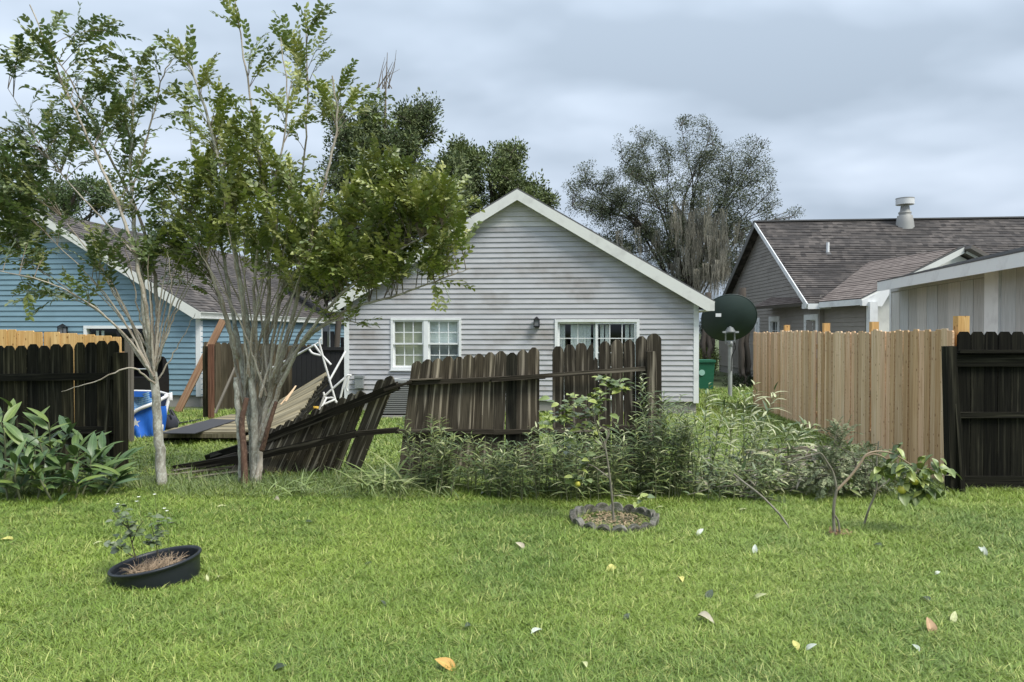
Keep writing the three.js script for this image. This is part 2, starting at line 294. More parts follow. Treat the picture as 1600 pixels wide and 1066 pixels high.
function sash(t, f, pl, u0, u1, v0, v1, cols, rows, n = 0.01, w = 0.035) {   // glazed sash with muntins
  for (const [a, b, c, d] of [[u0, u1, v0, v0 + w], [u0, u1, v1 - w, v1], [u0, u0 + w, v0 + w, v1 - w], [u1 - w, u1, v0 + w, v1 - w]]) part(t, 'sash', pl.box(a, b, c, d, n - 0.02, n + 0.02), M.white, f);
  const du = (u1 - u0 - 2 * w) / cols, dv = (v1 - v0 - 2 * w) / rows;
  for (let i = 1; i < cols; i++) part(t, 'muntin', pl.box(u0 + w + i * du - 0.009, u0 + w + i * du + 0.009, v0 + w, v1 - w, n - 0.012, n + 0.006), M.white, f);
  for (let j = 1; j < rows; j++) part(t, 'muntin', pl.box(u0 + w, u1 - w, v0 + w + j * dv - 0.009, v0 + w + j * dv + 0.009, n - 0.014, n + 0.004), M.white, f);
  for (let i = 0; i < cols; i++) for (let j = 0; j < rows; j++) { const a = u0 + w + i * du, b = v0 + w + j * dv; const m = new MB(); m.face([pl.at(a, b, n - 0.006), pl.at(a + du, b, n - 0.006), pl.at(a + du, b + dv, n - 0.006), pl.at(a, b + dv, n - 0.006)]); part(t, 'pane', m.build(), M.glass, f); }
}
function lantern(label, pl, u, v, s = 1) {
  const t = thing('wall_lantern', label, 'lantern', pl.at(u, v, 0.02), 'wall lanterns');
  const at = (du, dv, dn) => pl.at(u + du * s, v + dv * s, dn * s);
  part(t, 'back_plate', pl.box(u - 0.05 * s, u + 0.05 * s, v - 0.11 * s, v + 0.07 * s, 0.018, 0.035), M.blackMetal);
  const roof = new MB(), ap = at(0, 0.13, 0.1), c = [[-0.075, 0.02], [0.075, 0.02], [0.075, 0.17], [-0.075, 0.17]].map(([a, b]) => at(a, 0.06, b + 0.02));
  for (let k = 0; k < 4; k++) roof.face([c[k], c[(k + 1) % 4], ap]); roof.face(c); part(t, 'cap', roof.build(), M.blackMetal);
  part(t, 'glass', pl.box(u - 0.05 * s, u + 0.05 * s, v - 0.075 * s, v + 0.055 * s, 0.06 * s, 0.16 * s), M.lampGlass);
  for (const a of [-0.055, 0.055]) for (const b of [0.055, 0.165]) part(t, 'post', pl.box(u + a * s - 0.006, u + a * s + 0.006, v - 0.08 * s, v + 0.06 * s, b * s - 0.006, b * s + 0.006), M.blackMetal);
  part(t, 'base', pl.box(u - 0.062 * s, u + 0.062 * s, v - 0.105 * s, v - 0.078 * s, 0.036, 0.17 * s), M.blackMetal);
}
M.lampGlass = std({ color: C(0.16, 0.16, 0.17), roughness: 0.2 });

// a house seen at its gable end: walls, lapped siding, two roof slopes, rake boards
function gableHouse(t, pl, c) {
  const { half, apexU = 0, apexH, tipU, tipH, len, over = 0.3, siding, topMat, topH, lap = 0.111, roofMat, holes = [], rake = 0.2, fascia = M.white } = c;
  const slope = (apexH - tipH) / (tipU - apexU), drop = rake * Math.sqrt(1 + slope * slope) * 0.8, yAt = (u) => apexH - 0.1 - Math.abs(u - apexU) * slope;
  const L = apexU - half, Rr = apexU + half, poly = [[L, 0.28], [Rr, 0.28], [Rr, yAt(Rr)], [apexU, yAt(apexU)], [L, yAt(L)]];
  part(t, 'wall', pl.solid(poly, -0.16, -0.003, holes), M.inner);
  part(t, 'foundation', pl.box(L + 0.02, Rr - 0.02, -0.1, 0.28, -0.2, -0.03), M.concrete);
  const sideR = new Plane(pl.at(Rr, 0, 0), pl.N.clone().negate(), pl.V), sideL = new Plane(pl.at(L, 0, -len), pl.N, pl.V);
  part(t, 'side_wall', sideR.solid([[0.17, 0], [len, 0], [len, yAt(Rr)], [0.17, yAt(Rr)]], -0.16, -0.003), M.inner);
  part(t, 'side_wall', sideL.solid([[0, 0], [len - 0.17, 0], [len - 0.17, yAt(L)], [0, yAt(L)]], -0.16, -0.003), M.inner);
  const back = new Plane(pl.at(0, 0, -len), pl.U.clone().negate(), pl.V); part(t, 'back_wall', back.solid(poly.map(([u, v]) => [-u, v]), -0.16, -0.01), siding);
  courses(t, 'siding_board', pl, poly, lap, 0.024, topMat ? (a, b) => (a >= topH ? topMat : siding) : siding, { holes });
  if (c.sideSiding) courses(t, 'siding_board', sideR, [[0, 0.28], [len, 0.28], [len, yAt(Rr) - 0.02], [0, yAt(Rr) - 0.02]], lap, 0.024, siding);
  else part(t, 'side_siding', sideR.box(0, len, 0.28, yAt(Rr) - 0.02, 0, 0.014), siding);
  part(t, 'side_siding', sideL.box(0, len, 0.28, yAt(L) - 0.02, 0, 0.014), siding);
  for (const s of [-1, 1]) {
    const cu = s > 0 ? Rr : L; part(t, 'corner_trim', pl.box(cu - (s > 0 ? 0.085 : 0.025), cu + (s > 0 ? 0.025 : 0.085), 0.25, yAt(cu) - 0.02, -0.09, 0.03), M.white);
    const tip = apexU + s * (tipU - apexU), A = pl.at(apexU, apexH, 0), B = pl.at(tip, tipH, 0), dn = B.clone().sub(A).normalize();
    // slope: a slab from the ridge to the eave
    const rp = s > 0 ? new Plane(pl.at(tip, tipH, over), pl.N.clone().negate(), A.clone().sub(B)) : new Plane(pl.at(tip, tipH, -len - over), pl.N, A.clone().sub(B));
    const run = A.distanceTo(B), ln = len + 2 * over;
    const slab = part(t, 'roof', rp.box(0, ln, 0, run, -0.1, -0.012), M.inner);
    if (c.rows?.includes(s)) courses(t, 'shingle_row', rp, [[0, 0], [ln, 0], [ln, run], [0, run]], 0.145, 0.012, roofMat, { base: -0.004, under: slab, jitter: 0.8 });
    else part(t, 'shingles', rp.box(0, ln, 0, run, -0.012, 0.008), roofMat, slab);
    part(t, 'drip_edge', rp.box(s > 0 ? -0.012 : ln, s > 0 ? 0 : ln + 0.012, 0, run, -0.03, 0.012), M.roofEdge, slab);
    // rake board below the roof edge
    const q = pl.N.clone().multiplyScalar(over + 0.012), nrm = new THREE.Vector3().crossVectors(pl.N, dn).multiplyScalar(s > 0 ? 1 : -1); if (nrm.y < 0) nrm.negate();
    const off = nrm.clone().multiplyScalar(-0.02 - rake / 2), a2 = A.clone().add(q).add(off).addScaledVector(dn, -0.0), b2 = B.clone().add(q).add(off).addScaledVector(dn, 0.02);
    const poly2 = [[apexU, apexH - 0.02 * 1.15], [tip, tipH - 0.02], [tip, tipH - rake * 1.05], [tip - s * 0.16, tipH - rake * 1.05], [apexU, apexH - rake * 1.15 - 0.02]];
    part(t, 'rake_board', pl.solid(s > 0 ? poly2 : poly2.slice().reverse(), over, over + 0.022), fascia);
    part(t, 'soffit', rp.box(s > 0 ? 0 : ln - over, s > 0 ? over : ln, 0, run, -0.155, -0.102), M.soffit, slab);
    part(t, 'eave_board', rp.box(0.002, ln - 0.002, -0.022, -0.001, -0.2, -0.01), fascia, slab);
    part(t, 'eave_soffit', pl.box(Math.min(cu, tip), Math.max(cu, tip), tipH - rake * 1.0, tipH - rake * 1.0 + 0.015, -len, over - 0.001), M.white);
  }
}
M.concrete = std({ color: C(0.28, 0.27, 0.25), roughness: 0.95 });
M.roofEdge = std({ color: C(0.09, 0.09, 0.09), roughness: 0.8 });
const TH = 5 * Math.PI / 180, UB = V3(Math.cos(TH), 0, Math.sin(TH)), UP = V3(0, 1, 0);

let greyPlane;
{ // grey house in the middle
  const O = V3(X(815, 16), 0, -16), pl = greyPlane = new Plane(O, UB, UP);
  const L = pl.hit(540, 520)[0], R = pl.hit(1090, 520)[0], [au, ah] = pl.hit(808, 298), [tu, th] = pl.hit(1112, 471);
  const t = thing('grey_house', 'single storey grey vinyl sided house, gable end with white rake boards, behind the broken fence', 'house', pl.at(au, 0, 0));
  const [w0, wt] = pl.hit(611, 497), [w1, wb] = pl.hit(721, 578), [d0, dt] = pl.hit(867, 499), [d1] = pl.hit(999, 499), db = 0.3;
  const half = (R - L) / 2, ac = (R + L) / 2;
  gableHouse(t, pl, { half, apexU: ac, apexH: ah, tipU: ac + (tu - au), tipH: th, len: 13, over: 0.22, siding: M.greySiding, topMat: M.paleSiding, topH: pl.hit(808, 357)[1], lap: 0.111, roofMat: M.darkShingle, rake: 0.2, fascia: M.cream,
    holes: [[w0 + 0.03, w1 - 0.03, wb + 0.03, wt - 0.03], [d0 + 0.03, d1 - 0.03, db, dt - 0.03]] });
  // double window with blinds
  const f = windowFrame(t, pl, w0, w1, wb, wt, 0.05), mu = (w0 + w1) / 2, mv = (wb + wt) / 2;
  part(t, 'mullion', pl.box(mu - 0.05, mu + 0.05, wb + 0.05, wt - 0.05, -0.05, 0.035), M.white, f);
  for (const [a, b, side] of [[w0 + 0.05, mu - 0.05, 0], [mu + 0.05, w1 - 0.05, 1]]) {
    sash(t, f, pl, a, b, mv - 0.015, wt - 0.05, 3, 2, -0.005); sash(t, f, pl, a, b, wb + 0.05, mv + 0.015, 3, 2, -0.05);
    for (let v = wb + 0.06, k = 0; v < wt - 0.06; v += 0.05, k++) { const low = v < mv; part(t, 'blind_slat', boxG(b - a, 0.054, 0.004, new THREE.Matrix4().makeRotationX(-0.14).premultiply(new THREE.Matrix4().makeTranslation((a + b) / 2, v, -0.13)).premultiply(pl.matrix())), side ? (low ? M.blindGrey : M.blindPale) : M.blind, f); }
  }
  // sliding glass door with hanging vanes
  const d = part(t, 'sliding_door', pl.box(d0, d1, dt - 0.06, dt, -0.08, 0.045), M.white), dm = (d0 + d1) / 2;
  for (const [a, b, c, e] of [[d0, d0 + 0.06, db, dt - 0.06], [d1 - 0.06, d1, db, dt - 0.06], [d0 + 0.06, d1 - 0.06, db, db + 0.05]]) part(t, 'frame', pl.box(a, b, c, e, -0.08, 0.043), M.white, d);
  sash(t, d, pl, d0 + 0.06, dm + 0.03, db + 0.05, dt - 0.06, 2, 5, -0.06, 0.045); sash(t, d, pl, dm - 0.03, d1 - 0.06, db + 0.05, dt - 0.06, 3, 5, -0.01, 0.045);
  const Rv = rng(77); const vanes = [0.02, 0.09, 0.3, 0.38, 0.46, 0.52, 0.58, 0.66, 0.8, 0.95, 1.06, 1.5, 1.62, 1.7, 1.76]; for (const s of vanes) { const u = d0 + 0.09 + s * 0.98; if (u < d1 - 0.1) part(t, 'blind_vane', boxG(0.085, dt - db - 0.2, 0.003, new THREE.Matrix4().makeRotationY((Rv() - 0.5) * 0.8).premultiply(new THREE.Matrix4().makeTranslation(u, (dt + db) / 2 - 0.02, -0.16)).premultiply(pl.matrix())), M.vane, d); }
  const [lu, lv] = pl.hit(839, 504); lantern('small black carriage lantern on the grey house wall beside the sliding door', pl, lu, lv, 1.0);
  // meter box on the wall and a stained patch of trim
  const [mu2, mv2] = pl.hit(563, 597); const mb = thing('meter_box', 'small grey utility box fixed to the grey house wall above the cooling unit', 'utility box', pl.at(mu2, mv2, 0.02));
  part(mb, 'box', pl.box(mu2 - 0.09, mu2 + 0.09, mv2 - 0.13, mv2 + 0.13, 0.022, 0.13), M.metal); part(mb, 'lid', pl.box(mu2 - 0.1, mu2 + 0.1, mv2 + 0.1, mv2 + 0.15, 0.018, 0.15), M.metal); part(mb, 'conduit', pl.box(mu2 - 0.02, mu2 + 0.02, 0.1, mv2 - 0.13, 0.022, 0.06), M.metal);
}
let bluePlane;
{ // blue house at the left
  const O = V3(X(312, 17.3), 0, -17.3), pl = bluePlane = new Plane(O, UB, UP);
  const [au, ah] = pl.hit(64, 329), [tu, th] = pl.hit(322, 487), half = -au + 0.0;
  const t = thing('blue_house', 'single storey blue sided house with dark shingle roof behind the left fence', 'house', pl.at(au, 0, 0));
  const [d0, dt] = pl.hit(132, 509), [d1] = pl.hit(238, 509);
  gableHouse(t, pl, { half, apexU: au, apexH: ah, tipU: tu, tipH: th, len: 14, over: 0.25, siding: M.blueSiding, topMat: M.blueGable, topH: pl.hit(64, 385)[1], lap: 0.125, roofMat: M.darkShingle, rows: [1], rake: 0.16, fascia: M.cream, sideSiding: true, holes: [[d0 + 0.03, d1 - 0.03, 0.28, dt - 0.03]] });
  const d = part(t, 'patio_door', pl.box(d0, d1, dt - 0.07, dt, -0.1, 0.045), M.white);
  for (const a of [d0, d1 - 0.07]) part(t, 'frame', pl.box(a, a + 0.07, 0.28, dt - 0.07, -0.1, 0.043), M.white, d);
  part(t, 'frame', pl.box((d0 + d1) / 2 - 0.04, (d0 + d1) / 2 + 0.04, 0.28, dt - 0.07, -0.1, 0.01), M.blackMetal, d);
  for (const s of [0.12, 0.2, 0.9]) part(t, 'blind_vane', pl.box(d0 + s * (d1 - d0), d0 + s * (d1 - d0) + 0.07, 0.4, dt - 0.12, -0.13, -0.126), M.vane, d);
  { const g = new MB(); g.face([pl.at(d0 + 0.07, 0.28, -0.05), pl.at(d1 - 0.07, 0.28, -0.05), pl.at(d1 - 0.07, dt - 0.07, -0.05), pl.at(d0 + 0.07, dt - 0.07, -0.05)]); part(t, 'pane', g.build(), M.glass, d); }
  const [lu, lv] = pl.hit(103, 516); lantern('small black lantern on the blue house wall above the new fence', pl, lu, lv, 1.2);
  // high side window
  const side = new Plane(pl.at(au + half, 0, 0), pl.N.clone().negate(), UP), [s0, st] = side.hit(501, 506), [s1] = side.hit(514, 506);
  const f = windowFrame(t, side, s0, s1, st - 0.9, st, 0.06); part(t, 'pane', side.box(s0 + 0.06, s1 - 0.06, st - 0.84, st - 0.06, 0.022, 0.03), M.darkPane, f);
}
{ // taupe house at the right: gable wall runs away from us, long roof to the right, a wing towards us
  const A0 = V3(9.2, 0, -22), A1 = V3(9.35, 0, -33.2);
  const t = thing('taupe_house', 'long taupe sided house with weathered brown shingle roof behind the new fence', 'house', V3(14, 0, -26));
  const apex = P(1179, 347, 27.2), eaveN = P(1262, 474, 21.6), away = V3(11, 0.0, 1.15).normalize(), len = 26;
  const eaveF = V3(apex.x + 0.1, eaveN.y, 2 * apex.z - eaveN.z);
  const wall = new Plane(A1, A0.clone().sub(A1), UP), wl = A0.distanceTo(A1), wapex = wall.hit(1179, 347)[0];
  const top = (u) => lerp(eaveN.y - 0.12, apex.y - 0.15, 1 - Math.abs(u - wl * 0.5) / (wl * 0.53));
  const poly = [[0, 0.3], [wl, 0.3], [wl, top(wl)], [wl / 2, top(wl / 2)], [0, top(0)]];
  const wh = []; for (const [a, b, y0] of [[1181, 1188, 497], [1203, 1219, 495], [1258, 1280, 492]]) { const [u0, v1] = wall.hit(a, y0), [u1] = wall.hit(b, y0); wh.push([u0, u1, v1 - 1.3, v1]); }
  part(t, 'wall', wall.solid(poly, -0.16, -0.003, wh.map(([a, b, c, d]) => [a + 0.05, b - 0.05, c + 0.05, d - 0.05])), M.inner);
  courses(t, 'siding_board', wall, poly, 0.125, 0.018, M.taupeSiding, { holes: wh.map(([a, b, c, d]) => [a + 0.03, b - 0.03, c + 0.03, d - 0.03]) });
  part(t, 'foundation', wall.box(0, wl, -0.1, 0.3, -0.15, -0.02), M.concrete);
  for (const [a, b, c, d] of wh) { const f = windowFrame(t, wall, a, b, c, d, 0.17); sash(t, f, wall, a + 0.17, b - 0.17, c + 0.17, d - 0.17, 2, 3, -0.02, 0.03); part(t, 'curtain', wall.box(a + 0.17, b - 0.17, c + 0.17, d - 0.17, -0.12, -0.1), M.blindGrey, f); }
  part(t, 'corner_trim', wall.box(wl - 0.02, wl + 0.08, 0.25, top(wl) + 0.2, -0.09, 0.03), M.taupeSiding);
  // front wall, between the gable corner and far right
  const front = new Plane(A0, away, UP); part(t, 'front_wall', front.box(0.1, len, 0.3, eaveN.y - 0.1, -0.16, 0), M.taupeSiding);
  courses(t, 'siding_board', front, [[0.1, 0.3], [3, 0.3], [3, eaveN.y - 0.12], [0.1, eaveN.y - 0.12]], 0.125, 0.018, M.taupeSiding);
  const bk = new Plane(A1.clone().addScaledVector(away, len), away.clone().negate(), UP); part(t, 'back_wall', bk.box(0, len, 0, eaveN.y - 0.1, -0.16, 0), M.taupeSiding);
  // roof slopes
  const up1 = apex.clone().sub(eaveN), rp = new Plane(eaveN, away, up1.clone().addScaledVector(away, -up1.dot(away))), k = up1.dot(rp.U), run = up1.dot(rp.V);
  const s1 = part(t, 'roof', rp.solid([[0, 0], [len, 0], [len, run], [k, run]], -0.11, -0.012), M.inner);
  courses(t, 'shingle_row', rp, [[0, 0], [len, 0], [len, run], [k, run]], 0.145, 0.02, M.darkShingle, { base: -0.006, under: s1, jitter: 0.9 });
  const B0 = eaveF.clone(), up2 = apex.clone().sub(B0), rb = new Plane(B0.clone().addScaledVector(away, len), away.clone().negate(), up2.clone().addScaledVector(away, -up2.dot(away))), run2 = up2.dot(rb.V);
  part(t, 'roof', rb.solid([[0, 0], [len, 0], [len - up2.dot(away), run2], [-up2.dot(away), run2]], -0.11, 0.01), M.darkShingle);
  part(t, 'ridge_cap', beamGeo(apex.clone().add(V3(-0.05, 0.01, 0)), apex.clone().addScaledVector(away, len).add(V3(0, 0.01, 0)), 0.24, 0.05, UP), M.roofEdge);
  part(t, 'rake_board', beamGeo(eaveN.clone().add(V3(-0.02, -0.08, 0)), apex.clone().add(V3(-0.02, -0.08, 0)), 0.03, 0.15, V3(0, 1, 0.6)), M.white);
  part(t, 'rake_board', beamGeo(B0.clone().add(V3(-0.02, -0.1, 0)), apex.clone().add(V3(-0.02, -0.1, 0)), 0.03, 0.2, V3(0, 1, -0.6)), M.taupeTrim);
  part(t, 'frieze_board', beamGeo(wall.at(wl - 0.1, top(wl - 0.1) - 0.1, 0.03), wall.at(wl / 2, top(wl / 2) - 0.1, 0.03), 0.03, 0.2, V3(0, 1, 0.6)), M.taupeTrim);
  part(t, 'frieze_board', beamGeo(wall.at(0.1, top(0.1) - 0.1, 0.03), wall.at(wl / 2, top(wl / 2) - 0.1, 0.03), 0.03, 0.2, V3(0, 1, -0.6)), M.taupeTrim);
  part(t, 'eave_board', beamGeo(eaveN.clone().add(V3(0, -0.09, 0.01)), eaveN.clone().addScaledVector(away, len).add(V3(0, -0.09, 0.01)), 0.02, 0.16, UP), M.white);
  // wing with its gable towards us
  const wa = P(1507, 385, 19.4), we = P(1347, 466, 19.4), far = P(1344, 417, 24.2), wr = V3(2 * wa.x - we.x, we.y, wa.z), dir = far.clone().sub(wa); dir.y = 0; const wlen = dir.length() + 2; dir.normalize();
  for (const s of [0, 1]) {
    const e = s ? wr : we, v = wa.clone().sub(e);
    const q = s ? new Plane(e, dir.clone(), v.clone().addScaledVector(dir, -v.dot(dir))) : new Plane(e.clone().addScaledVector(dir, wlen), dir.clone().negate(), v.clone().addScaledVector(dir, -v.dot(dir)));
    if (s) q.N.y < 0 && (q.N.negate(), 0);
    const rn = v.dot(q.V), poly3 = [[0, 0], [wlen, 0], [wlen, rn], [0, rn]];
    const sl = part(t, 'wing_roof', q.solid(poly3, -0.1, -0.012), M.inner);
    if (!s) courses(t, 'shingle_row', q, poly3, 0.145, 0.013, M.brownShingle, { base: -0.006, under: sl, jitter: 0.9 }); else part(t, 'shingles', q.solid(poly3, -0.012, 0.004), M.brownShingle, sl);
  }
  const wg = new Plane(V3(we.x, 0, we.z - 0.3), V3(1, 0, 0), UP), gw = wr.x - we.x;
  part(t, 'wing_wall', wg.solid([[0.3, 0.2], [gw - 0.3, 0.2], [gw - 0.3, we.y - 0.05], [gw / 2, wa.y - 0.2], [0.3, we.y - 0.05]], -0.16, 0), M.cream);
  const ws = new Plane(V3(we.x + 0.3, 0, we.z - 0.3).addScaledVector(dir, 3.4), dir.clone().negate(), UP); courses(t, 'siding_board', ws, [[0, 0.3], [3.3, 0.3], [3.3, we.y - 0.1], [0, we.y - 0.1]], 0.125, 0.018, M.taupeSiding);
  part(t, 'wing_rake_board', beamGeo(we.clone().add(V3(0, -0.09, 0.01)), wa.clone().add(V3(0, -0.09, 0.01)), 0.02, 0.15, V3(-0.4, 1, 0)), M.cream);
  part(t, 'wing_rake_edge', beamGeo(we.clone().add(V3(-0.02, 0.0, 0.012)), wa.clone().add(V3(0, 0.01, 0.012)), 0.02, 0.035, V3(-0.4, 1, 0)), M.roofEdge);
  part(t, 'wing_rake_board', beamGeo(wr.clone().add(V3(0, -0.09, 0.01)), wa.clone().add(V3(0, -0.09, 0.01)), 0.02, 0.15, V3(0.4, 1, 0)), M.cream);
  part(t, 'wing_rake_edge', beamGeo(wr.clone().add(V3(0.02, 0.0, 0.012)), wa.clone().add(V3(0, 0.01, 0.012)), 0.02, 0.035, V3(0.4, 1, 0)), M.roofEdge);
  part(t, 'wing_eave_board', beamGeo(we.clone().add(V3(-0.01, -0.1, 0)), we.clone().addScaledVector(dir, 3.2).add(V3(-0.01, -0.1, 0)), 0.02, 0.16, UP), M.white);
  const wp = new Plane(V3(we.x, 0, we.z + 0.02), V3(1, 0, 0), UP); part(t, 'eave_return', wp.solid([[-0.02, we.y - 0.2], [0.5, we.y - 0.22], [0.75, we.y + 0.2], [0.62, we.y + 0.26], [-0.02, we.y - 0.06]], -0.1, 0.03), M.white);
  part(t, 'porch_post', axisBox(X(1358, 19.3), X(1370, 19.3), 0, we.y - 0.1, -19.45, -19.25), M.white);
  // vents on the roof
  const [fu, fv] = rp.hit(1413, 352), fb = rp.at(fu, fv, 0.0), fl = part(t, 'flue', new THREE.LatheGeometry([[0.42, -0.5], [0.36, 0.0], [0.3, 0.28], [0.22, 0.3], [0.26, 0.36], [0.26, 0.4], [0.2, 0.44], [0.17, 0.62]].map(([a, b]) => new THREE.Vector2(a * 0.82, b)), 20).translate(fb.x, fb.y + 0.05, fb.z), M.flue);
  part(t, 'flue_cap', new THREE.CylinderGeometry(0.3, 0.3, 0.2, 24).translate(fb.x, fb.y + 0.82, fb.z), M.flueCap, fl); part(t, 'flue_rim', new THREE.CylinderGeometry(0.305, 0.305, 0.03, 24).translate(fb.x, fb.y + 0.935, fb.z), M.flue, fl);
  const [pu, pv] = rp.hit(1293, 395), pb = rp.at(pu, pv, 0); part(t, 'vent_pipe', new THREE.CylinderGeometry(0.05, 0.05, 0.42, 12).translate(pb.x, pb.y + 0.13, pb.z), M.white); part(t, 'pipe_collar', new THREE.CylinderGeometry(0.06, 0.16, 0.09, 12).translate(pb.x, pb.y - 0.03, pb.z), M.roofEdge);
}
{ // grey plank shed close behind the new fence
  const Ef = P(1372, 440, 17.4), En0 = P(1600, 391, 10.86), dir = En0.clone().sub(Ef); dir.y = 0; dir.normalize(); const len = 8.6, En = Ef.clone().addScaledVector(dir, len);
  const t = thing('plank_shed', 'grey vertical plank outbuilding with wide white fascia at the far right', 'shed', V3(10, 0, -13));
  const inw = V3(-dir.z, 0, dir.x); if (inw.x < 0) inw.negate();                    // away from us, to the right
  const run = V3(inw.x * 4.6, 1.12, inw.z * 4.6), rp = new Plane(Ef, dir, run.clone()), rl = run.length();
  const sl = part(t, 'roof', rp.solid([[0, 0], [len, 0], [len, rl], [0, rl]], -0.1, -0.012), M.inner);
  courses(t, 'shingle_row', rp, [[0, 0], [len, 0], [len, rl], [0, rl]], 0.145, 0.012, M.greyShingle, { base: -0.006, under: sl, jitter: 0.9 });
  part(t, 'fascia', beamGeo(Ef.clone().add(V3(-0.012, -0.125, 0)), En.clone().add(V3(-0.012, -0.125, 0)), 0.022, 0.215, UP), M.white);
  part(t, 'drip_edge', beamGeo(Ef.clone().add(V3(-0.02, -0.004, 0)), En.clone().add(V3(-0.02, -0.004, 0)), 0.02, 0.02, UP), M.roofEdge);
  const Wf = Ef.clone().addScaledVector(inw, 0.46).addScaledVector(dir, 0.3); Wf.y = 0; const wall = new Plane(Wf, dir, UP), H = Ef.y - 0.08;
  part(t, 'soffit', rp.box(0, len, 0.02, 0.55, -0.13, -0.102), M.soffit, sl);
  const [a0] = wall.hit(1393, 480), [a1] = wall.hit(1541, 480), [p1] = wall.hit(1563, 480);
  part(t, 'wall', wall.box(a0 - 0.25, len - 0.3, 0, H, -0.14, -0.03), M.inner);
  part(t, 'corner_trim', wall.box(a0 - 0.09, a0, 0, H, -0.1, 0.02), M.white);
  const n = 9; for (let i = 0; i < n; i++) { const w = (a1 - a0) / n, u = a0 + i * w; part(t, 'plank', wall.box(u + 0.004, u + w - 0.007, 0.05, H - 0.15, -0.028, -0.005 - (i % 3) * 0.005), [M.greyBoard, M.greyBoard2, M.greyBoard3][(i * 2) % 3]); }
  part(t, 'frieze', wall.box(a0, a1, H - 0.145, H, -0.028, 0.02), M.greyBoard2);
  part(t, 'post', wall.box(a1, p1, 0, H, -0.1, 0.035), M.white);
  for (let i = 0, u = p1 + 0.003; u < len - 0.9; i++, u += 0.5) part(t, 'plank', wall.box(u, u + 0.49, 0.05, H - 0.01, -0.028, -0.008), [M.greyBoard3, M.greyBoard2][i % 2]);
  const fw = new Plane(wall.at(a0 - 0.09, 0, -4), inw.clone().negate(), UP); part(t, 'end_wall', fw.solid([[0, 0], [4, 0], [4, H], [0, H + 0.9]], -0.1, 0), M.greyBoard);
}
{ // dark roof far behind the grey house
  const t = thing('far_house', 'dark shingled roof just showing behind the grey house and the mossy tree', 'house', V3(7.5, 0, -34));
  const e = P(1085, 470, 33), pl = new Plane(e, V3(1, 0, 0).negate(), V3(0, 0.55, -1)); const rp = new Plane(V3(e.x - 9, e.y, e.z), V3(1, 0, 0), V3(0, 0.62, -1));
  const s = part(t, 'roof', rp.box(0, 9, 0, 2.45, -0.1, -0.012), M.inner); courses(t, 'shingle_row', rp, [[0, 0], [9, 0], [9, 2.45], [0, 2.45]], 0.2, 0.014, M.darkShingle, { base: -0.006, under: s });
  part(t, 'wall', axisBox(e.x - 8.7, e.x - 0.3, 0, e.y - 0.05, e.z - 6, e.z - 0.4), M.taupeSiding);
}

// ---------- fences ----------
const picketCache = new Map();
function picketGeo(w, h, th, style, k) {
  const key = [w, h.toFixed(2), th, style, k].join(); if (picketCache.has(key)) return picketCache.get(key);
  const R = rng(k * 31 + 7), hw = w / 2, c = style === 'round' ? 0.05 : style === 'small' ? 0.02 : 0.042, j = () => (R() - 0.5) * 0.008;
  let pts = [[-hw, j()], [hw, j()]];
  if (style === 'round') pts.push([hw, h - c * 1.5 + j()], [hw * 0.86, h - c * 0.75 + j()], [hw * 0.45, h + j() * 0.5], [-hw * 0.4, h + j() * 0.5], [-hw * 0.85, h - c * 0.7 + j()], [-hw, h - c * 1.5 + j()]);
  else if (style === 'point') pts.push([hw, h - 0.06 + j()], [hw * 0.8, h - 0.035 + j()], [hw * 0.28, h + j() * 0.5], [-hw * 0.25, h + j() * 0.5], [-hw * 0.82, h - 0.035 + j()], [-hw, h - 0.062 + j()]);
  else if (style === 'split') pts.push([hw, h - 0.2], [hw * 0.55, h - 0.17], [hw * 0.3, h - 0.21], [hw * 0.2, h - 0.14], [hw * 0.28, h - 0.07], [0, h], [-hw * 0.4, h - 0.03], [-hw, h - 0.1]);
  else pts.push([hw, h - c + j() * 0.5], [hw - c * 0.7, h], [-hw + c * 0.7, h], [-hw, h - c + j() * 0.5]);
  const g = new THREE.ExtrudeGeometry(new THREE.Shape(pts.map((p) => new THREE.Vector2(...p))), { depth: th, bevelEnabled: true, bevelSize: 0.002, bevelThickness: 0.002, bevelSegments: 1 }).translate(0, 0, -th / 2);
  const uv = g.attributes.uv, du = R() * 3, dv = R() * 5; for (let i = 0; i < uv.count; i++) uv.setXY(i, uv.getX(i) + du, uv.getY(i) + dv);
  picketCache.set(key, g); return g;
}
function picket(t, base, up, face, w, h, style, mat, k, name = 'picket') {
  const m = shadows(new THREE.Mesh(picketGeo(w, Math.round(h * 50) / 50, 0.018, style, k), mat)); m.name = name;
  m.applyMatrix4(along(base, up, face)); m.position.sub(t.position); t.add(m); return m;
}
const between = (a, b, t) => a.clone().lerp(b, t);
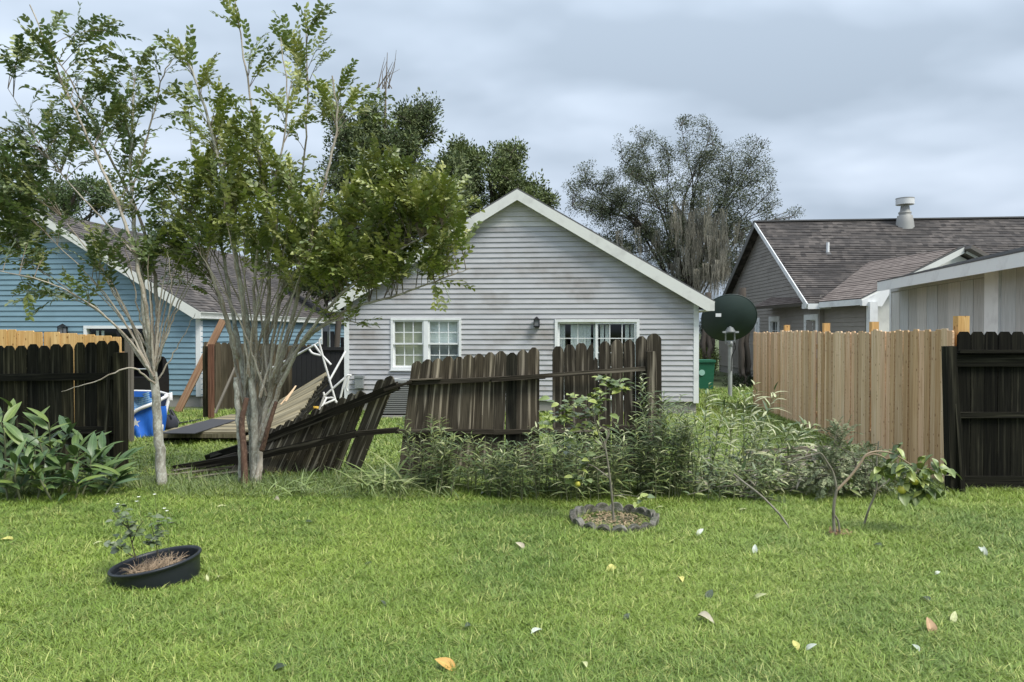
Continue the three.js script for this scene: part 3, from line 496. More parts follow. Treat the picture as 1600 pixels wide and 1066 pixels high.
{ // new pale fence along the right boundary, faces left
  const D = V3(0.82, 0, -9.2).normalize(), N = V3(D.z, 0, -D.x).normalize(), S = V3(4.94, 0, -8.28), t = thing('new_fence', 'new unpainted pale wood picket fence running back along the right boundary', 'fence', S), R = rng(5);
  if (N.x > 0) N.negate();
  const n = 68, w = 0.133; let hh = 1.75;
  for (let i = 0; i < n; i++) {
    if (i % 17 === 0) hh = [1.768, 1.752, 1.775, 1.745][i / 17];
    const s = i * 0.1395, b = S.clone().addScaledVector(D, s).addScaledVector(N, (R() - 0.5) * 0.016 + (i % 17 === 16 ? -0.03 : 0));
    const up = V3((R() - 0.5) * 0.006, 1, (R() - 0.5) * 0.012); b.y = 0.0 + R() * 0.02;
    const m = picket(t, b, up, N.clone().applyAxisAngle(UP, (R() - 0.5) * 0.12), w, hh + (R() - 0.5) * 0.02, 'small', M.newWoods[Math.floor(R() * 6)], i % 9);
  }
  for (const h of [0.3, 0.9, 1.5]) beam(t, 'rail', S.clone().addScaledVector(N, -0.045).setY(h), S.clone().addScaledVector(D, n * 0.1395).addScaledVector(N, -0.045).setY(h), 0.04, 0.085, M.newWoods[3], UP);
  for (const [px, top, w2] of [[1497, 494, 0.12], [1362, 503, 0.1], [1288, 505, 0.1], [1227, 508, 0.1]]) {     // posts behind the pickets
    const q = (px - 800) / F; const s = (S.x + 0.1 + q * S.z) / (-(q * D.z) - D.x); const b = S.clone().addScaledVector(D, s).addScaledVector(N, -0.13);
    const hgt = EYE + (HZ - top) / F * -b.z; part(t, 'post', boxG(w2, hgt, w2, along(b.clone().setY(hgt / 2), UP, N), px % 1, s), M.yellowWoods[2]);
  }
}
{ // dark old fence at the right edge: we see its rails
  const d = 8.2, t = thing('dark_fence', 'blackened old fence panel with thick rails at the right edge of the lawn', 'fence', P(1560, 768, 8.15).setY(0)), R = rng(9), z = -d;
  for (let i = 0; i < 21; i++) { const px = 1505.5 + i * 21.2, h = 1.765 + (R() - 0.5) * 0.012; picket(t, V3(X(px, d), 0.06, z), V3((R() - 0.5) * 0.01, 1, 0), V3(0, 0, 1), 0.143, h - 0.06, 'dog', M.sootWoods[i % 3], i % 6); }
  const rail = (x0, x1, y0, y1, z0, z1, k) => part(t, 'rail', boxG(Math.abs(y1 - y0), x1 - x0, z1 - z0, along(V3((x0 + x1) / 2, (y0 + y1) / 2, (z0 + z1) / 2), V3(1, 0, 0), V3(0, 0, 1)), k * 0.3, k), M.sootWoods[1]);
  const yy = (py) => EYE + (HZ - py) / F * 8.12;
  rail(X(1487, 8.1), X(1955, 8.1), yy(573), yy(554), z + 0.016, z + 0.056, 1); rail(X(1500, 8.1), X(1955, 8.1), yy(552), yy(547), z + 0.016, z + 0.11, 4);
  rail(X(1502, 8.1), X(1955, 8.1), yy(654), yy(645), z + 0.016, z + 0.056, 2); rail(X(1497, 8.1), X(1955, 8.1), yy(767), yy(746), z + 0.016, z + 0.05, 3);
  beam(t, 'post', P(1490, 772, 8.02).setY(0), P(1483, 541, 8.02), 0.105, 0.105, M.sootWoods[1], V3(0, 0, 1));
  beam(t, 'brace', P(1506, 762, 7.94).setY(0.02), P(1492, 574, 8.0), 0.05, 0.03, M.sootWoods[1], V3(0, 0, 1));
}
{ // dark old fence at the left edge
  const d = 8.95, t = thing('dark_fence', 'mossy black old fence with rounded pickets behind the broad leaved plants', 'fence', P(100, 745, 8.9).setY(0)), R = rng(13);
  for (let i = 0; i < 30; i++) { const px = 178 - i * 18.0, top = 533.5 + Math.min(i, 14) * 0.95 + (R() - 0.5) * 3, h = EYE + (HZ - top) / F * d - 0.05; picket(t, V3(X(px, d), 0.05, -d + (R() - 0.5) * 0.01), V3((R() - 0.5) * 0.02, 1, 0), V3(0, 0, 1), i === 3 ? 0.125 : 0.139, h, 'round', M.blackWoods[Math.floor(R() * 3)], i % 7); }
  beam(t, 'rail', P(-360, 594, d - 0.06), P(196, 588, d - 0.06), 0.085, 0.06, M.blackWoods[2], V3(0, 0, 1)); beam(t, 'rail', P(-360, 678, d - 0.06), P(196, 672, d - 0.06), 0.085, 0.06, M.blackWoods[2], V3(0, 0, 1));
  beam(t, 'post', P(188, 748, 8.86).setY(0), P(188, 551, 8.86), 0.125, 0.1, M.blackWoods[1], V3(0, 0, 1));
  beam(t, 'cap_board', P(160, 736, 8.8).setY(0.05), P(172, 556, 8.88), 0.04, 0.03, M.blackWoods[0], V3(0, 0, 1));
}
{ // new yellow fence behind it, ends at a grey post
  const d = 11.9, t = thing('new_fence', 'new yellowish plank fence showing above the mossy black fence', 'fence', P(100, 690, d).setY(0)), R = rng(17);
  for (let i = 0; i < 34; i++) { const px = 182 - i * 13.6, top = 526 - Math.min(i, 16) * 0.85 + (R() - 0.5) * 1.5, h = EYE + (HZ - top) / F * d; picket(t, V3(X(px, d), 0, -d + (R() - 0.5) * 0.02 - (i === 8 ? 0.05 : 0)), V3((R() - 0.5) * 0.01, 1, 0), V3(0, 0, 1), 0.138, h, 'small', M.yellowWoods[i === 8 ? 1 : Math.floor(R() * 2.2)], i % 9); }
  for (const h of [0.4, 1.4]) beam(t, 'rail', V3(X(-280, d), h, -d - 0.05), V3(X(195, d), h, -d - 0.05), 0.085, 0.04, M.newWoods[1], V3(0, 0, 1));
  beam(t, 'end_post', P(201.5, 692, 11.75).setY(0), P(201.5, 529, 11.75), 0.1, 0.09, M.greyPost, V3(0, 0, 1));
}
{ // broken fence in the middle: two leaning runs still up, the left run torn down
  const t = thing('broken_fence', 'storm broken weathered brown fence, half standing and half fallen, in front of the grey house', 'fence', P(740, 745, 8.8).setY(0)), R = rng(21), d = 8.72, F3 = V3(0, 0, 1);
  const tops = [[653, 564.5], [669, 561], [685, 559.5], [701, 558], [718, 557], [733, 555], [749, 553], [766, 551], [783, 549.6], [800, 550], [817, 547], [834, 544]];
  tops.forEach(([px, py], i) => { const lean = 22 * (1 - i / 11) ** 1.2, top = P(px, py, d + 0.02), bot = P(px - lean + (R() - 0.5) * 3, 738 - (i > 3 ? 8 : 0) + R() * 6, d - 0.03); const v = top.clone().sub(bot), k = i === 9 ? M.blackWood : M.oldWoods[[1, 0, 1, 3, 0, 1, 3, 1, 0, 2, 0, 3][i]]; picket(t, bot, v, F3, 0.131 + R() * 0.006, v.length(), 'point', k, i % 8); });
  const t2 = [[872, 541], [890, 539], [908, 537], [925, 535], [945, 532.6], [964, 531], [983, 530], [1002, 527]];
  t2.forEach(([px, py], i) => { const top = P(px, py, d + 0.02), bot = P(px + (R() - 0.5) * 3 + 1, 742, d), v = top.clone().sub(bot); picket(t, bot, v, F3, 0.133, v.length(), i === 3 ? 'split' : i < 3 ? 'round' : 'point', M.oldWoods[[2, 2, 0, 2, 2, 0, 2, 2][i]], (i + 3) % 8); });
  beam(t, 'rail', P(636, 599, d - 0.06), P(852, 588.5, d - 0.06), 0.052, 0.075, M.oldWoods[2], F3); beam(t, 'rail', P(768, 593.5, d - 0.105), P(1008, 576, d - 0.105), 0.05, 0.04, M.oldWoods[2], F3);
  beam(t, 'rail', P(640, 594, d - 0.07), P(690, 591.5, d - 0.07), 0.012, 0.12, M.oldWoods[1], F3);
  beam(t, 'rail', P(618, 674, d - 0.06), P(772, 675, d - 0.06), 0.05, 0.075, M.oldWoods[2], F3); beam(t, 'rail', P(772, 676, d - 0.06), P(1010, 668, d - 0.06), 0.05, 0.07, M.oldWoods[2], F3);
  { const b = P(1024, 752, d + 0.03).setY(0), v = P(1022, 521, d + 0.03).sub(b); picket(t, b, v, F3, 0.165, v.length(), 'point', M.oldWoods[2], 5, 'post_board'); beam(t, 'post', P(1019, 752, d - 0.09).setY(0), P(1017, 549, d - 0.09), 0.1, 0.1, M.oldWoods[0], F3); }
  // torn run: two rails swing down to the left, pickets still nailed to them
  const u0 = P(622, 603, 8.6), u1 = P(413, 688, 9.35), u2 = P(322, 716, 9.9), l0 = P(622, 672, 8.6), l1 = P(556, 678, 8.72), l2 = P(407, 712, 9.1), l3 = P(271, 734, 9.35);
  beam(t, 'rail', P(643, 597, 8.6), P(600, 610, 8.58), 0.03, 0.06, M.oldWoods[2], F3);
  beam(t, 'rail', u0, u1, 0.1, 0.055, M.oldWoods[5], F3); beam(t, 'rail', u1, u2, 0.085, 0.05, M.blackWood, F3);
  beam(t, 'rail', l0, l1, 0.06, 0.05, M.oldWoods[5], F3); beam(t, 'rail', l1, l2, 0.09, 0.05, M.oldWoods[5], F3); beam(t, 'rail', l2, l3, 0.1, 0.055, M.oldWoods[5], F3);
  const torn = (a, b, k, style = 'point') => { const v = a.clone().sub(b); picket(t, b, v, V3(-0.2, 0.35, 1), style === 'dog' ? 0.15 : 0.136, v.length(), style, M.oldWoods[k], (k * 3 + Math.round(a.x * 50)) & 7); };
  torn(P(612, 588, 8.8), P(555, 731, 9.0), 1); torn(P(598, 594, 8.84), P(546, 728, 9.06), 1);
  const nT = 13; for (let i = 0; i < nT; i++) { const s = i / (nT - 1); torn(P(lerp(567, 400, s), lerp(613, 684, s) - (i % 3), lerp(8.95, 9.6, s)), P(lerp(520, 366, s), lerp(733, 742, s), lerp(9.2, 9.05, s)).setY(0.02 + 0.01 * (i % 2)), [4, 1, 4, 1, 4, 3, 4, 1, 4, 1, 3, 4, 1][i], 'dog'); }
  // boards that came off, lying in a heap by the trunks
  for (const [a, b, w, k] of [[[258, 748], [380, 736], 0.13, 4], [[268, 741], [372, 726], 0.13, 1], [[290, 753], [392, 742], 0.12, 4]]) { const p = G(...a).setY(0.035), q = G(...b).setY(0.06); beam(t, 'loose_board', p, q, w, 0.018, M.oldWoods[k], UP); }
  beam(t, 'loose_board', P(327, 713, 9.7), P(400, 690, 9.9), 0.1, 0.02, M.blackWood, V3(0, 1, 0.6)); beam(t, 'loose_board', P(330, 722, 9.5), P(396, 704, 9.6), 0.1, 0.02, M.oldWoods[2], V3(0, 1, 0.6));
}
{ // old fence between the blue and the grey house
  const t = thing('old_fence', 'old brown picket fence between the blue house and the grey house', 'fence', P(400, 638, 16.9).setY(0)), R = rng(25);
  for (let i = 0; i < 20; i++) { const px = 322 + i * 9.5, h = EYE + (HZ - 535 - i * 0.25 + (R() - 0.5) * 2) / F * 16.9; picket(t, V3(X(px, 16.9), 0, -16.9), V3((R() - 0.5) * 0.02, 1, 0), V3(0, 0, 1), 0.138, h, 'dog', M.fenceBrown[i % 3], i % 6); }
  for (const h of [0.4, 1.2]) beam(t, 'rail', V3(X(318, 16.9), h, -16.95), V3(X(508, 16.9), h, -16.95), 0.085, 0.04, M.oldWood, V3(0, 0, 1));
  const g = thing('black_gate', 'black boarded gate beside the corner of the grey house', 'gate', P(505, 640, 16.4).setY(0));
  for (let i = 0; i < 11; i++) part(g, 'board', axisBox(X(456 + i * 7.6, 16.4), X(456 + i * 7.6 + 7.3, 16.4), 0.05, 1.36 + (i > 7 ? 0.02 : 0), -16.42, -16.4 + (i % 2) * 0.006), M.blackBoard);
  part(g, 'gate_rail', axisBox(X(456, 16.35), X(539, 16.35), 1.36, 1.43, -16.44, -16.35), M.blackBoard); part(g, 'gate_rail', axisBox(X(456, 16.35), X(539, 16.35), 0.3, 0.38, -16.39, -16.35), M.blackBoard);
  for (const px of [508, 519, 535]) part(g, 'gate_post', axisBox(X(px, 16.5) - 0.035, X(px, 16.5) + 0.035, 0, px === 535 ? 1.65 : 1.78, -16.55, -16.46), M.blackBoard);
}

// ---------- things in the yards ----------
const tubeOf = (pts, r, sides = 8) => new MB().tube(pts, [r, r], sides).build();
{ // wooden platform with a black mat, and the sprung boards beside it
  const t = thing('wooden_platform', 'low weathered wooden deck platform in the yard behind the tree', 'deck', P(330, 690, 11.7).setY(0));
  const z0 = -11.65, x0 = X(250, 11.65), x1 = X(378, 11.65);
  for (let i = 0; i < 17; i++) { const z = z0 - i * 0.147; part(t, 'plank', boxG(0.14, x1 - x0 + 0.5 * i * 0.12, 0.03, along(V3((x0 + x1) / 2 + i * 0.04, 0.165 + (i % 3) * 0.003, z - 0.07), V3(1, 0, 0), UP), i * 0.23, i * 0.4), M.deckWoods[i % 3]); }
  for (const s of [0.02, 0.33, 0.66, 0.98]) part(t, 'joist', axisBox(lerp(x0, x1, s) - 0.02, lerp(x0, x1, s) + 0.02, 0.0, 0.148, z0 - 2.4, z0 - 0.02), M.blackWood);
  part(t, 'edge_board', axisBox(x0, x1, 0.085, 0.15, z0 + 0.003, z0 + 0.03), M.deckWoods[1]);
  const m = thing('rubber_mat', 'flat black mat lying on the wooden platform', 'mat', V3(x0 + 0.3, 0.19, -12.3)); const mm = new MB(), c = [[251, 678], [303, 678.5], [369, 657], [330, 655.5]].map(([a, b]) => P(a, b, (EYE - 0.192) * F / (b - HZ)).setY(0.19)); const h = c.map((p) => p.clone().setY(0.202)); mm.face(h); for (let k = 0; k < 4; k++) mm.face([c[k], c[(k + 1) % 4], h[(k + 1) % 4], h[k]]); part(m, 'sheet', mm.build(), M.mat);
  const f = thing('collapsed_slats', 'fan of sprung weathered boards lifted on edge towards the black gate', 'boards', P(430, 680, 11.9).setY(0)), n = 22, Rn = rng(31);
  for (let i = 0; i < n; i++) { const s = i / (n - 1), a = P(lerp(378, 436, s), lerp(689, 628, s), lerp(11.5, 14.9, s)), b = P(lerp(456, 511, s) + (Rn() - 0.5) * 4, lerp(662, 582, s), lerp(11.8, 14.7, s)); beam(f, 'slat', a, b, 0.105, 0.024, M.deckWoods[(i * 5 + (i >> 2)) % 3], V3(-0.12, 1, 0.45)); if (i % 2) beam(f, 'bearer', b.clone().add(V3(0.02, -0.12, 0)), b.clone().add(V3(0.1, -0.02, -0.1)), 0.05, 0.05, M.blackWood, UP); }
  beam(f, 'joist', P(448, 672, 11.7).add(V3(0, -0.06, 0)), P(503, 596, 14.6).add(V3(0, -0.06, 0)), 0.05, 0.12, M.blackWood, V3(1, 0, 0)); beam(f, 'joist', P(400, 690, 11.5).setY(0.05), P(450, 634, 14.7).add(V3(0, -0.08, 0)), 0.05, 0.12, M.blackWood, V3(1, 0, 0));
  for (const [a, b, y0, y1] of [[438, 460, 637, 630], [446, 462, 632, 627]]) beam(f, 'splinter', P(a, y0, 12.2).add(V3(0, 0.05, 0)), P(b, y1 - 24, 12.4), 0.03, 0.01, M.newWoods[2], UP);
}
{ // posts, props, pipes left of the trees
  const t = thing('wooden_post', 'pair of upright reddish and dark posts standing beside the wooden platform', 'post', P(326, 655, 14.9).setY(0)); beam(t, 'post', P(321.5, 655, 14.95).setY(0), P(321.5, 541, 14.95), 0.1, 0.09, M.blackWoods[1], V3(0, 0, 1)); beam(t, 'post', P(329.5, 655, 14.85).setY(0), P(329.5, 538, 14.85), 0.095, 0.09, M.redWood, V3(0, 0, 1));
  const a = P(277, 642, 16.0), b = P(349, 500, 16.3); single('leaning_beam', 'long reddish timber leaning against the corner of the blue house', 'timber', beamGeo(a.clone().setY(0.03), b, 0.15, 0.06, V3(0, 0, 1)), M.paleLumber, a.clone().setY(0));
  const s = P(335, 643, 15.6); single('leaning_pole', 'thin grey pole leaning on the old fence behind the trunks', 'pole', beamGeo(s.clone().setY(0.02), P(367, 575, 16.6), 0.045, 0.045, V3(0, 0, 1)), M.greyPost, s.clone().setY(0));
  const k = thing('dark_bracket', 'bent black metal bar lying on the ground by the blue pool', 'bar', P(280, 664, 13.9).setY(0)); part(k, 'bar', tubeOf([P(266, 641, 14), P(279, 663, 13.9).setY(0.03)], 0.03), M.blackMetal); part(k, 'bar', tubeOf([P(279, 663, 13.9).setY(0.03), P(318, 655, 14.6).setY(0.03)], 0.025), M.blackMetal);
}
{ // collapsed frame pool
  const t = thing('frame_pool', 'collapsed blue frame pool with white pipes and mosaic lining', 'pool', P(232, 684, 12.3).setY(0));
  // outer wall in front, inner lining seen over its sagging edge
  const front = new MB(), N = 14, rows = 6, pos = [];
  for (let j = 0; j <= rows; j++) for (let i = 0; i <= N; i++) { const s = i / N, v = j / rows, px = lerp(196, 258, s), topY = 655 - 22 * Math.sin(clamp(s * 1.1) * Math.PI * 0.55) + 2 * Math.sin(s * 9), botY = 690; const d = 12.15 + 0.25 * s * s + 0.06 * Math.sin(s * 14 + v * 3) * (1 - v); pos.push(front.v(P(px + 2 * Math.sin(v * 5 + s * 4), lerp(botY, topY, v), d), s * 1.2, v * 0.7)); }
  for (let j = 0; j < rows; j++) for (let i = 0; i < N; i++) { const a = j * (N + 1) + i; front.quad(a, a + 1, a + N + 2, a + N + 1); } part(t, 'outer_wall', front.build(), M.poolBlue);
  const back = new MB(), bp = []; for (let j = 0; j <= rows; j++) for (let i = 0; i <= N; i++) { const s = i / N, v = j / rows; bp.push(back.v(P(lerp(190, 248, s), lerp(690, 614 + 4 * Math.sin(s * 5), v), 13.0 - 0.1 * s + 0.05 * Math.sin(s * 11 + v * 4)), s * 1.6, v * 1.4)); }
  for (let j = 0; j < rows; j++) for (let i = 0; i < N; i++) { const a = j * (N + 1) + i; back.quad(a, a + 1, a + N + 2, a + N + 1); } part(t, 'lining', back.build(), M.poolMosaic);
  const side = new MB(); { const q = [[244, 614, 12.9], [264, 620, 12.7], [256, 676, 12.6], [244, 684, 12.8]].map((p) => P(...p)); side.face(q); } part(t, 'side_wall', side.build(), M.poolDark);
  const band = new MB(); { const q = [[190, 611, 12.98], [248, 612, 12.88], [248, 621, 12.87], [190, 620, 12.97]].map((p) => P(...p)); band.face(q); } part(t, 'top_band', band.build(), M.poolBlue);
  part(t, 'top_pipe', tubeOf(curve([P(196, 655, 12.12), P(214, 641, 12.14), P(236, 632, 12.2), P(248, 626, 12.3), P(262, 618, 12.6)], 16), 0.03), M.whitePipe);
  part(t, 'leg_pipe', tubeOf([P(265, 616, 12.6), P(259, 640, 12.5), P(252, 668, 12.4), P(250, 690, 12.35).setY(0.02)], 0.028), M.whitePipe); part(t, 'elbow_joint', tubeOf([P(258, 620, 12.58), P(265.5, 616, 12.6), P(265, 626, 12.58)], 0.045), M.whitePipe);
  part(t, 'back_pipe', tubeOf(curve([P(190, 611, 13.0), P(222, 611.5, 12.95), P(246, 612.5, 12.9), P(262, 616.5, 12.65)], 12), 0.022), M.whitePipe);
  { const s = new THREE.Shape(); const c = 5; for (let k = 0; k < c * 2; k++) { const a = k / (c * 2) * 6.283 + 0.4, r = k % 2 ? 0.03 : 0.085; s[k ? 'lineTo' : 'moveTo'](Math.cos(a) * r, Math.sin(a) * r); } part(t, 'star_print', new THREE.ExtrudeGeometry(s, { depth: 0.004, bevelEnabled: false }).applyMatrix4(new THREE.Matrix4().makeTranslation(P(211, 661, 12.05).x, P(211, 661, 12.05).y, -12.05)), M.whitePipe); }
  const h = thing('dark_bag', 'small dark bag on the ground beside the pool leg', 'bag', P(263, 666, 13).setY(0)); const b = new THREE.SphereGeometry(0.17, 14, 10); b.scale(1, 0.95, 0.8); { const p = b.attributes.position; for (let i = 0; i < p.count; i++) { const f = 1 + 0.25 * (vnoise(p.getX(i) * 14 + 5, p.getY(i) * 14 + p.getZ(i) * 9, 0, 0, 3) - 0.5); p.setXYZ(i, p.getX(i) * f, p.getY(i) * f, p.getZ(i) * f); } b.computeVertexNormals(); } const c0 = P(263, 655, 13).setY(0.15); part(h, 'sack', b.translate(c0.x, c0.y, c0.z), M.darkCloth); part(h, 'strap', tubeOf(curve([c0.clone().add(V3(-0.1, 0.08, 0.1)), c0.clone().add(V3(0, 0.26, 0.05)), c0.clone().add(V3(0.1, 0.1, 0.1))], 10), 0.012), M.darkCloth);
}
{ // covered grill in front of the blue house door
  const t = thing('covered_grill', 'black hooded grill in front of the dark patio door', 'grill', P(226, 640, 15.5).setY(0)), c = P(224, 640, 15.5);
  part(t, 'cart', axisBox(c.x - 0.42, c.x + 0.42, 0.12, 0.82, -15.75, -15.25), M.blackMetal);
  const hood = new THREE.CylinderGeometry(0.32, 0.32, 0.8, 20, 1, false, 0, Math.PI).rotateZ(Math.PI / 2).rotateX(0); part(t, 'hood', hood.rotateX(-Math.PI / 2).scale(1, 1.35, 0.9).translate(c.x, 0.82, -15.5), M.blackMetal);
  for (const x of [-0.36, 0.36]) for (const z of [-0.2, 0.2]) part(t, 'wheel', new THREE.CylinderGeometry(0.06, 0.06, 0.03, 14).rotateZ(Math.PI / 2).translate(c.x + x, 0.06, -15.5 + z), M.blackMetal);
  part(t, 'handle', tubeOf([V3(c.x - 0.25, 1.0, -15.14), V3(c.x + 0.25, 1.0, -15.14)], 0.015), M.metal); part(t, 'shelf', axisBox(c.x - 0.7, c.x - 0.43, 0.76, 0.8, -15.7, -15.3), M.blackMetal);
}
{ // tangle of white pipes
  const t = thing('pipe_frame', 'tangle of bent white frame pipes leaning against the black gate', 'pipes', P(515, 640, 14.2).setY(0)), D = 14.2;
  const pipe = (...p) => part(t, 'pipe', tubeOf(curve(p.map(([a, b, d]) => P(a, b, d ?? D)), p.length > 2 ? 14 : 1), 0.021, 7), M.whitePipe);
  pipe([399, 588, 15.6], [450, 562, 15.2], [497, 536, 14.8]); pipe([502, 528], [499, 533], [503, 552], [513, 588], [525, 630]); pipe([540, 549, 14.6], [514, 596, 14.3]); pipe([491, 539], [503, 555], [517, 570]); pipe([483, 546], [488, 552], [501, 555.5]);
  pipe([538, 591], [508, 618]); pipe([549, 587], [542, 587], [537, 600], [531, 625]); pipe([505, 613], [508, 622], [520, 622], [526, 629]); pipe([507, 617], [498, 641]); pipe([510, 621], [499, 643, 14.0]); pipe([524, 624], [506, 632, 14.1]); pipe([545, 588], [541, 606], [543, 612]);
  part(t, 'yellow_end', tubeOf([P(488, 637.5, 14.0), P(497, 638, 14.0)], 0.035), std({ color: C(0.6, 0.38, 0.05), roughness: 0.5 }));
  // pipe ends rest on the ground
  pipe([498, 641], [497, 652, 14.05]); pipe([525, 630], [526, 643, 14.2]);
}
{ // cooling unit by the grey house
  const t = thing('cooling_unit', 'square grey outdoor cooling unit against the grey house wall', 'air conditioner', P(621, 652, 15.0).setY(0)), c = P(621, 652, 15.0), z = -15.0, w = 0.36;
  part(t, 'pad', axisBox(c.x - 0.45, c.x + 0.45, 0, 0.06, z - 0.85, z + 0.06), M.concrete); part(t, 'core', axisBox(c.x - w + 0.03, c.x + w - 0.03, 0.06, 0.7, z - 0.69, z - 0.03), M.dark);
  for (let i = 0; i < 14; i++) part(t, 'louvre', axisBox(c.x - w, c.x + w, 0.1 + i * 0.043, 0.125 + i * 0.043, z - 0.72, z), M.unit);
  for (const [a, b] of [[-1, 0], [1, 0], [-1, -0.72], [1, -0.72]]) part(t, 'corner_post', axisBox(c.x + a * w - 0.03, c.x + a * w + 0.03, 0.06, 0.72, z + b - 0.02, z + b + 0.015), M.unit);
  part(t, 'lid', axisBox(c.x - w - 0.02, c.x + w + 0.02, 0.72, 0.76, z - 0.74, z + 0.02), M.unit); part(t, 'fan_guard', new THREE.TorusGeometry(0.27, 0.012, 8, 28).rotateX(Math.PI / 2).translate(c.x, 0.775, z - 0.36), M.metal);
}
{ // satellite dish
  const base = P(1141, 615, 20), t = thing('satellite_dish', 'large dark green satellite dish on a grey pole between the houses', 'satellite dish', base.clone().setY(0)), c = P(1140.5, 502, 20);
  const pr = []; for (let i = 0; i <= 14; i++) { const r = 0.735 * i / 14; pr.push(new THREE.Vector2(r, 0.26 * (r / 0.735) ** 2)); } for (let i = 14; i >= 0; i--) { const r = 0.735 * i / 14; pr.push(new THREE.Vector2(Math.max(0, r), 0.26 * (r / 0.735) ** 2 + 0.015)); }
  const tilt = new THREE.Matrix4().makeRotationX(-1.02).premultiply(new THREE.Matrix4().makeRotationY(-0.12)).premultiply(new THREE.Matrix4().makeTranslation(c.x, c.y, c.z));   // hollow side turned away from us
  const dish = part(t, 'dish', new THREE.LatheGeometry(pr, 48).applyMatrix4(new THREE.Matrix4().makeTranslation(0, -0.1, 0)).applyMatrix4(tilt), M.dish); part(t, 'rim', new THREE.TorusGeometry(0.735, 0.014, 8, 48).rotateX(Math.PI / 2).translate(0, 0.165, 0).applyMatrix4(tilt), M.dish, dish);
  const fr = P(1122.5, 492.5, 19.84); part(t, 'sticker', boxG(0.15, 0.09, 0.006, new THREE.Matrix4().makeRotationX(0.1).premultiply(new THREE.Matrix4().makeTranslation(fr.x, fr.y, fr.z))), M.white, dish);
  part(t, 'pole', tubeOf([base.clone().setY(0), P(1141, 533, 20)], 0.058, 16), M.poleMetal); part(t, 'pole_collar', tubeOf([P(1141, 541, 20), P(1141, 534, 20)], 0.075, 16), M.metal);
  const m = (n, a, b, w, h) => beam(t, n, P(...a), P(...b), w, h, M.metal, V3(0, 0, 1));
  m('bracket', [1134, 518, 19.8], [1134, 537, 19.85], 0.03, 0.04); m('bracket', [1148, 518, 19.8], [1148, 537, 19.85], 0.03, 0.04); m('bracket', [1134, 533, 19.82], [1148, 533, 19.82], 0.02, 0.03);
  const cone = new THREE.CylinderGeometry(0.07, 0.15, 0.12, 20).translate(P(1141, 515, 19.75).x, P(1141, 515, 19.75).y, -19.75); part(t, 'mount_plate', cone, M.mount); m('mount_bar', [1129, 519, 19.72], [1154, 519, 19.72], 0.05, 0.08); m('bolt', [1141, 510, 19.75], [1141, 513, 19.75], 0.05, 0.05);
  part(t, 'cable', tubeOf(curve([P(1147, 533, 19.8), P(1149, 545, 19.85), P(1144, 556, 19.9), P(1143, 580, 19.92)], 12), 0.012), M.blackMetal);
}
{ // green bin behind the corner of the grey house
  const c = P(1101, 610, 22.2), t = thing('wheelie_bin', 'green wheeled rubbish bin behind the corner of the grey house', 'bin', c.clone().setY(0)), z = -22.2;
  const body = new MB(), a = [[-0.24, 0.05], [0.24, 0.05], [0.24, -0.45], [-0.24, -0.45]], b = [[-0.29, 0.1], [0.29, 0.1], [0.29, -0.5], [-0.29, -0.5]];
  const lo = a.map(([x, y]) => V3(c.x + x, 0.06, z + y)), hi = b.map(([x, y]) => V3(c.x + x, 0.86, z + y)); for (let k = 0; k < 4; k++) body.face([lo[k], lo[(k + 1) % 4], hi[(k + 1) % 4], hi[k]]); body.face(lo); part(t, 'body', body.build(), M.binGreen);
  part(t, 'lid', axisBox(c.x - 0.31, c.x + 0.31, 0.86, 0.93, z - 0.53, z + 0.14), M.binGreen); part(t, 'emblem', new THREE.CylinderGeometry(0.09, 0.09, 0.01, 20).rotateX(Math.PI / 2 - 0.06).translate(c.x - 0.1, 0.55, z + 0.09), M.binPale);
  for (const s of [-1, 1]) part(t, 'wheel', new THREE.CylinderGeometry(0.12, 0.12, 0.05, 18).rotateZ(Math.PI / 2).translate(c.x + s * 0.28, 0.12, z - 0.42), M.dark);
}

// ---------- trees ----------
const leafMat = (o) => new THREE.MeshPhysicalMaterial({ color: C(1, 1, 1), roughness: 0.55, transmission: 0.32, thickness: 0, side: THREE.DoubleSide, ...o });
M.leaf = leafMat({ roughness: 0.42, transmission: 0.42 }); M.leafDull = leafMat({ roughness: 0.75, transmission: 0.15 });
function barkMat(a, b, c, s, fx, fy) { return std({ roughness: 0.9, map: scaled(tex(256, 256, (u, v) => { const n = fbm(u * fx, v * fy, fx, fy, s, 4), m = fbm(u * 30, v * 30, 30, 30, s + 4, 2); return mix3(mix3(a, b, clamp(n * 1.6 - 0.3)), c, clamp((m - 0.5) * 3) * 0.6); }), 0.4, 0.6), bumpMap: scaled(bumpTex(s, 12, 8), 0.3, 0.5), bumpScale: 0.004 }); }
M.myrtleBark = barkMat([0.25, 0.205, 0.155], [0.5, 0.45, 0.37], [0.6, 0.58, 0.52], 501, 5, 6);
M.lichenBark = barkMat([0.19, 0.175, 0.14], [0.45, 0.43, 0.37], [0.58, 0.6, 0.53], 509, 8, 8);
M.redBark = barkMat([0.05, 0.028, 0.02], [0.14, 0.075, 0.05], [0.22, 0.14, 0.1], 511, 6, 3);
M.twig = std({ color: C(0.19, 0.155, 0.115), roughness: 0.9 });
M.oakBark = std({ color: C(0.075, 0.062, 0.05), roughness: 0.95 });

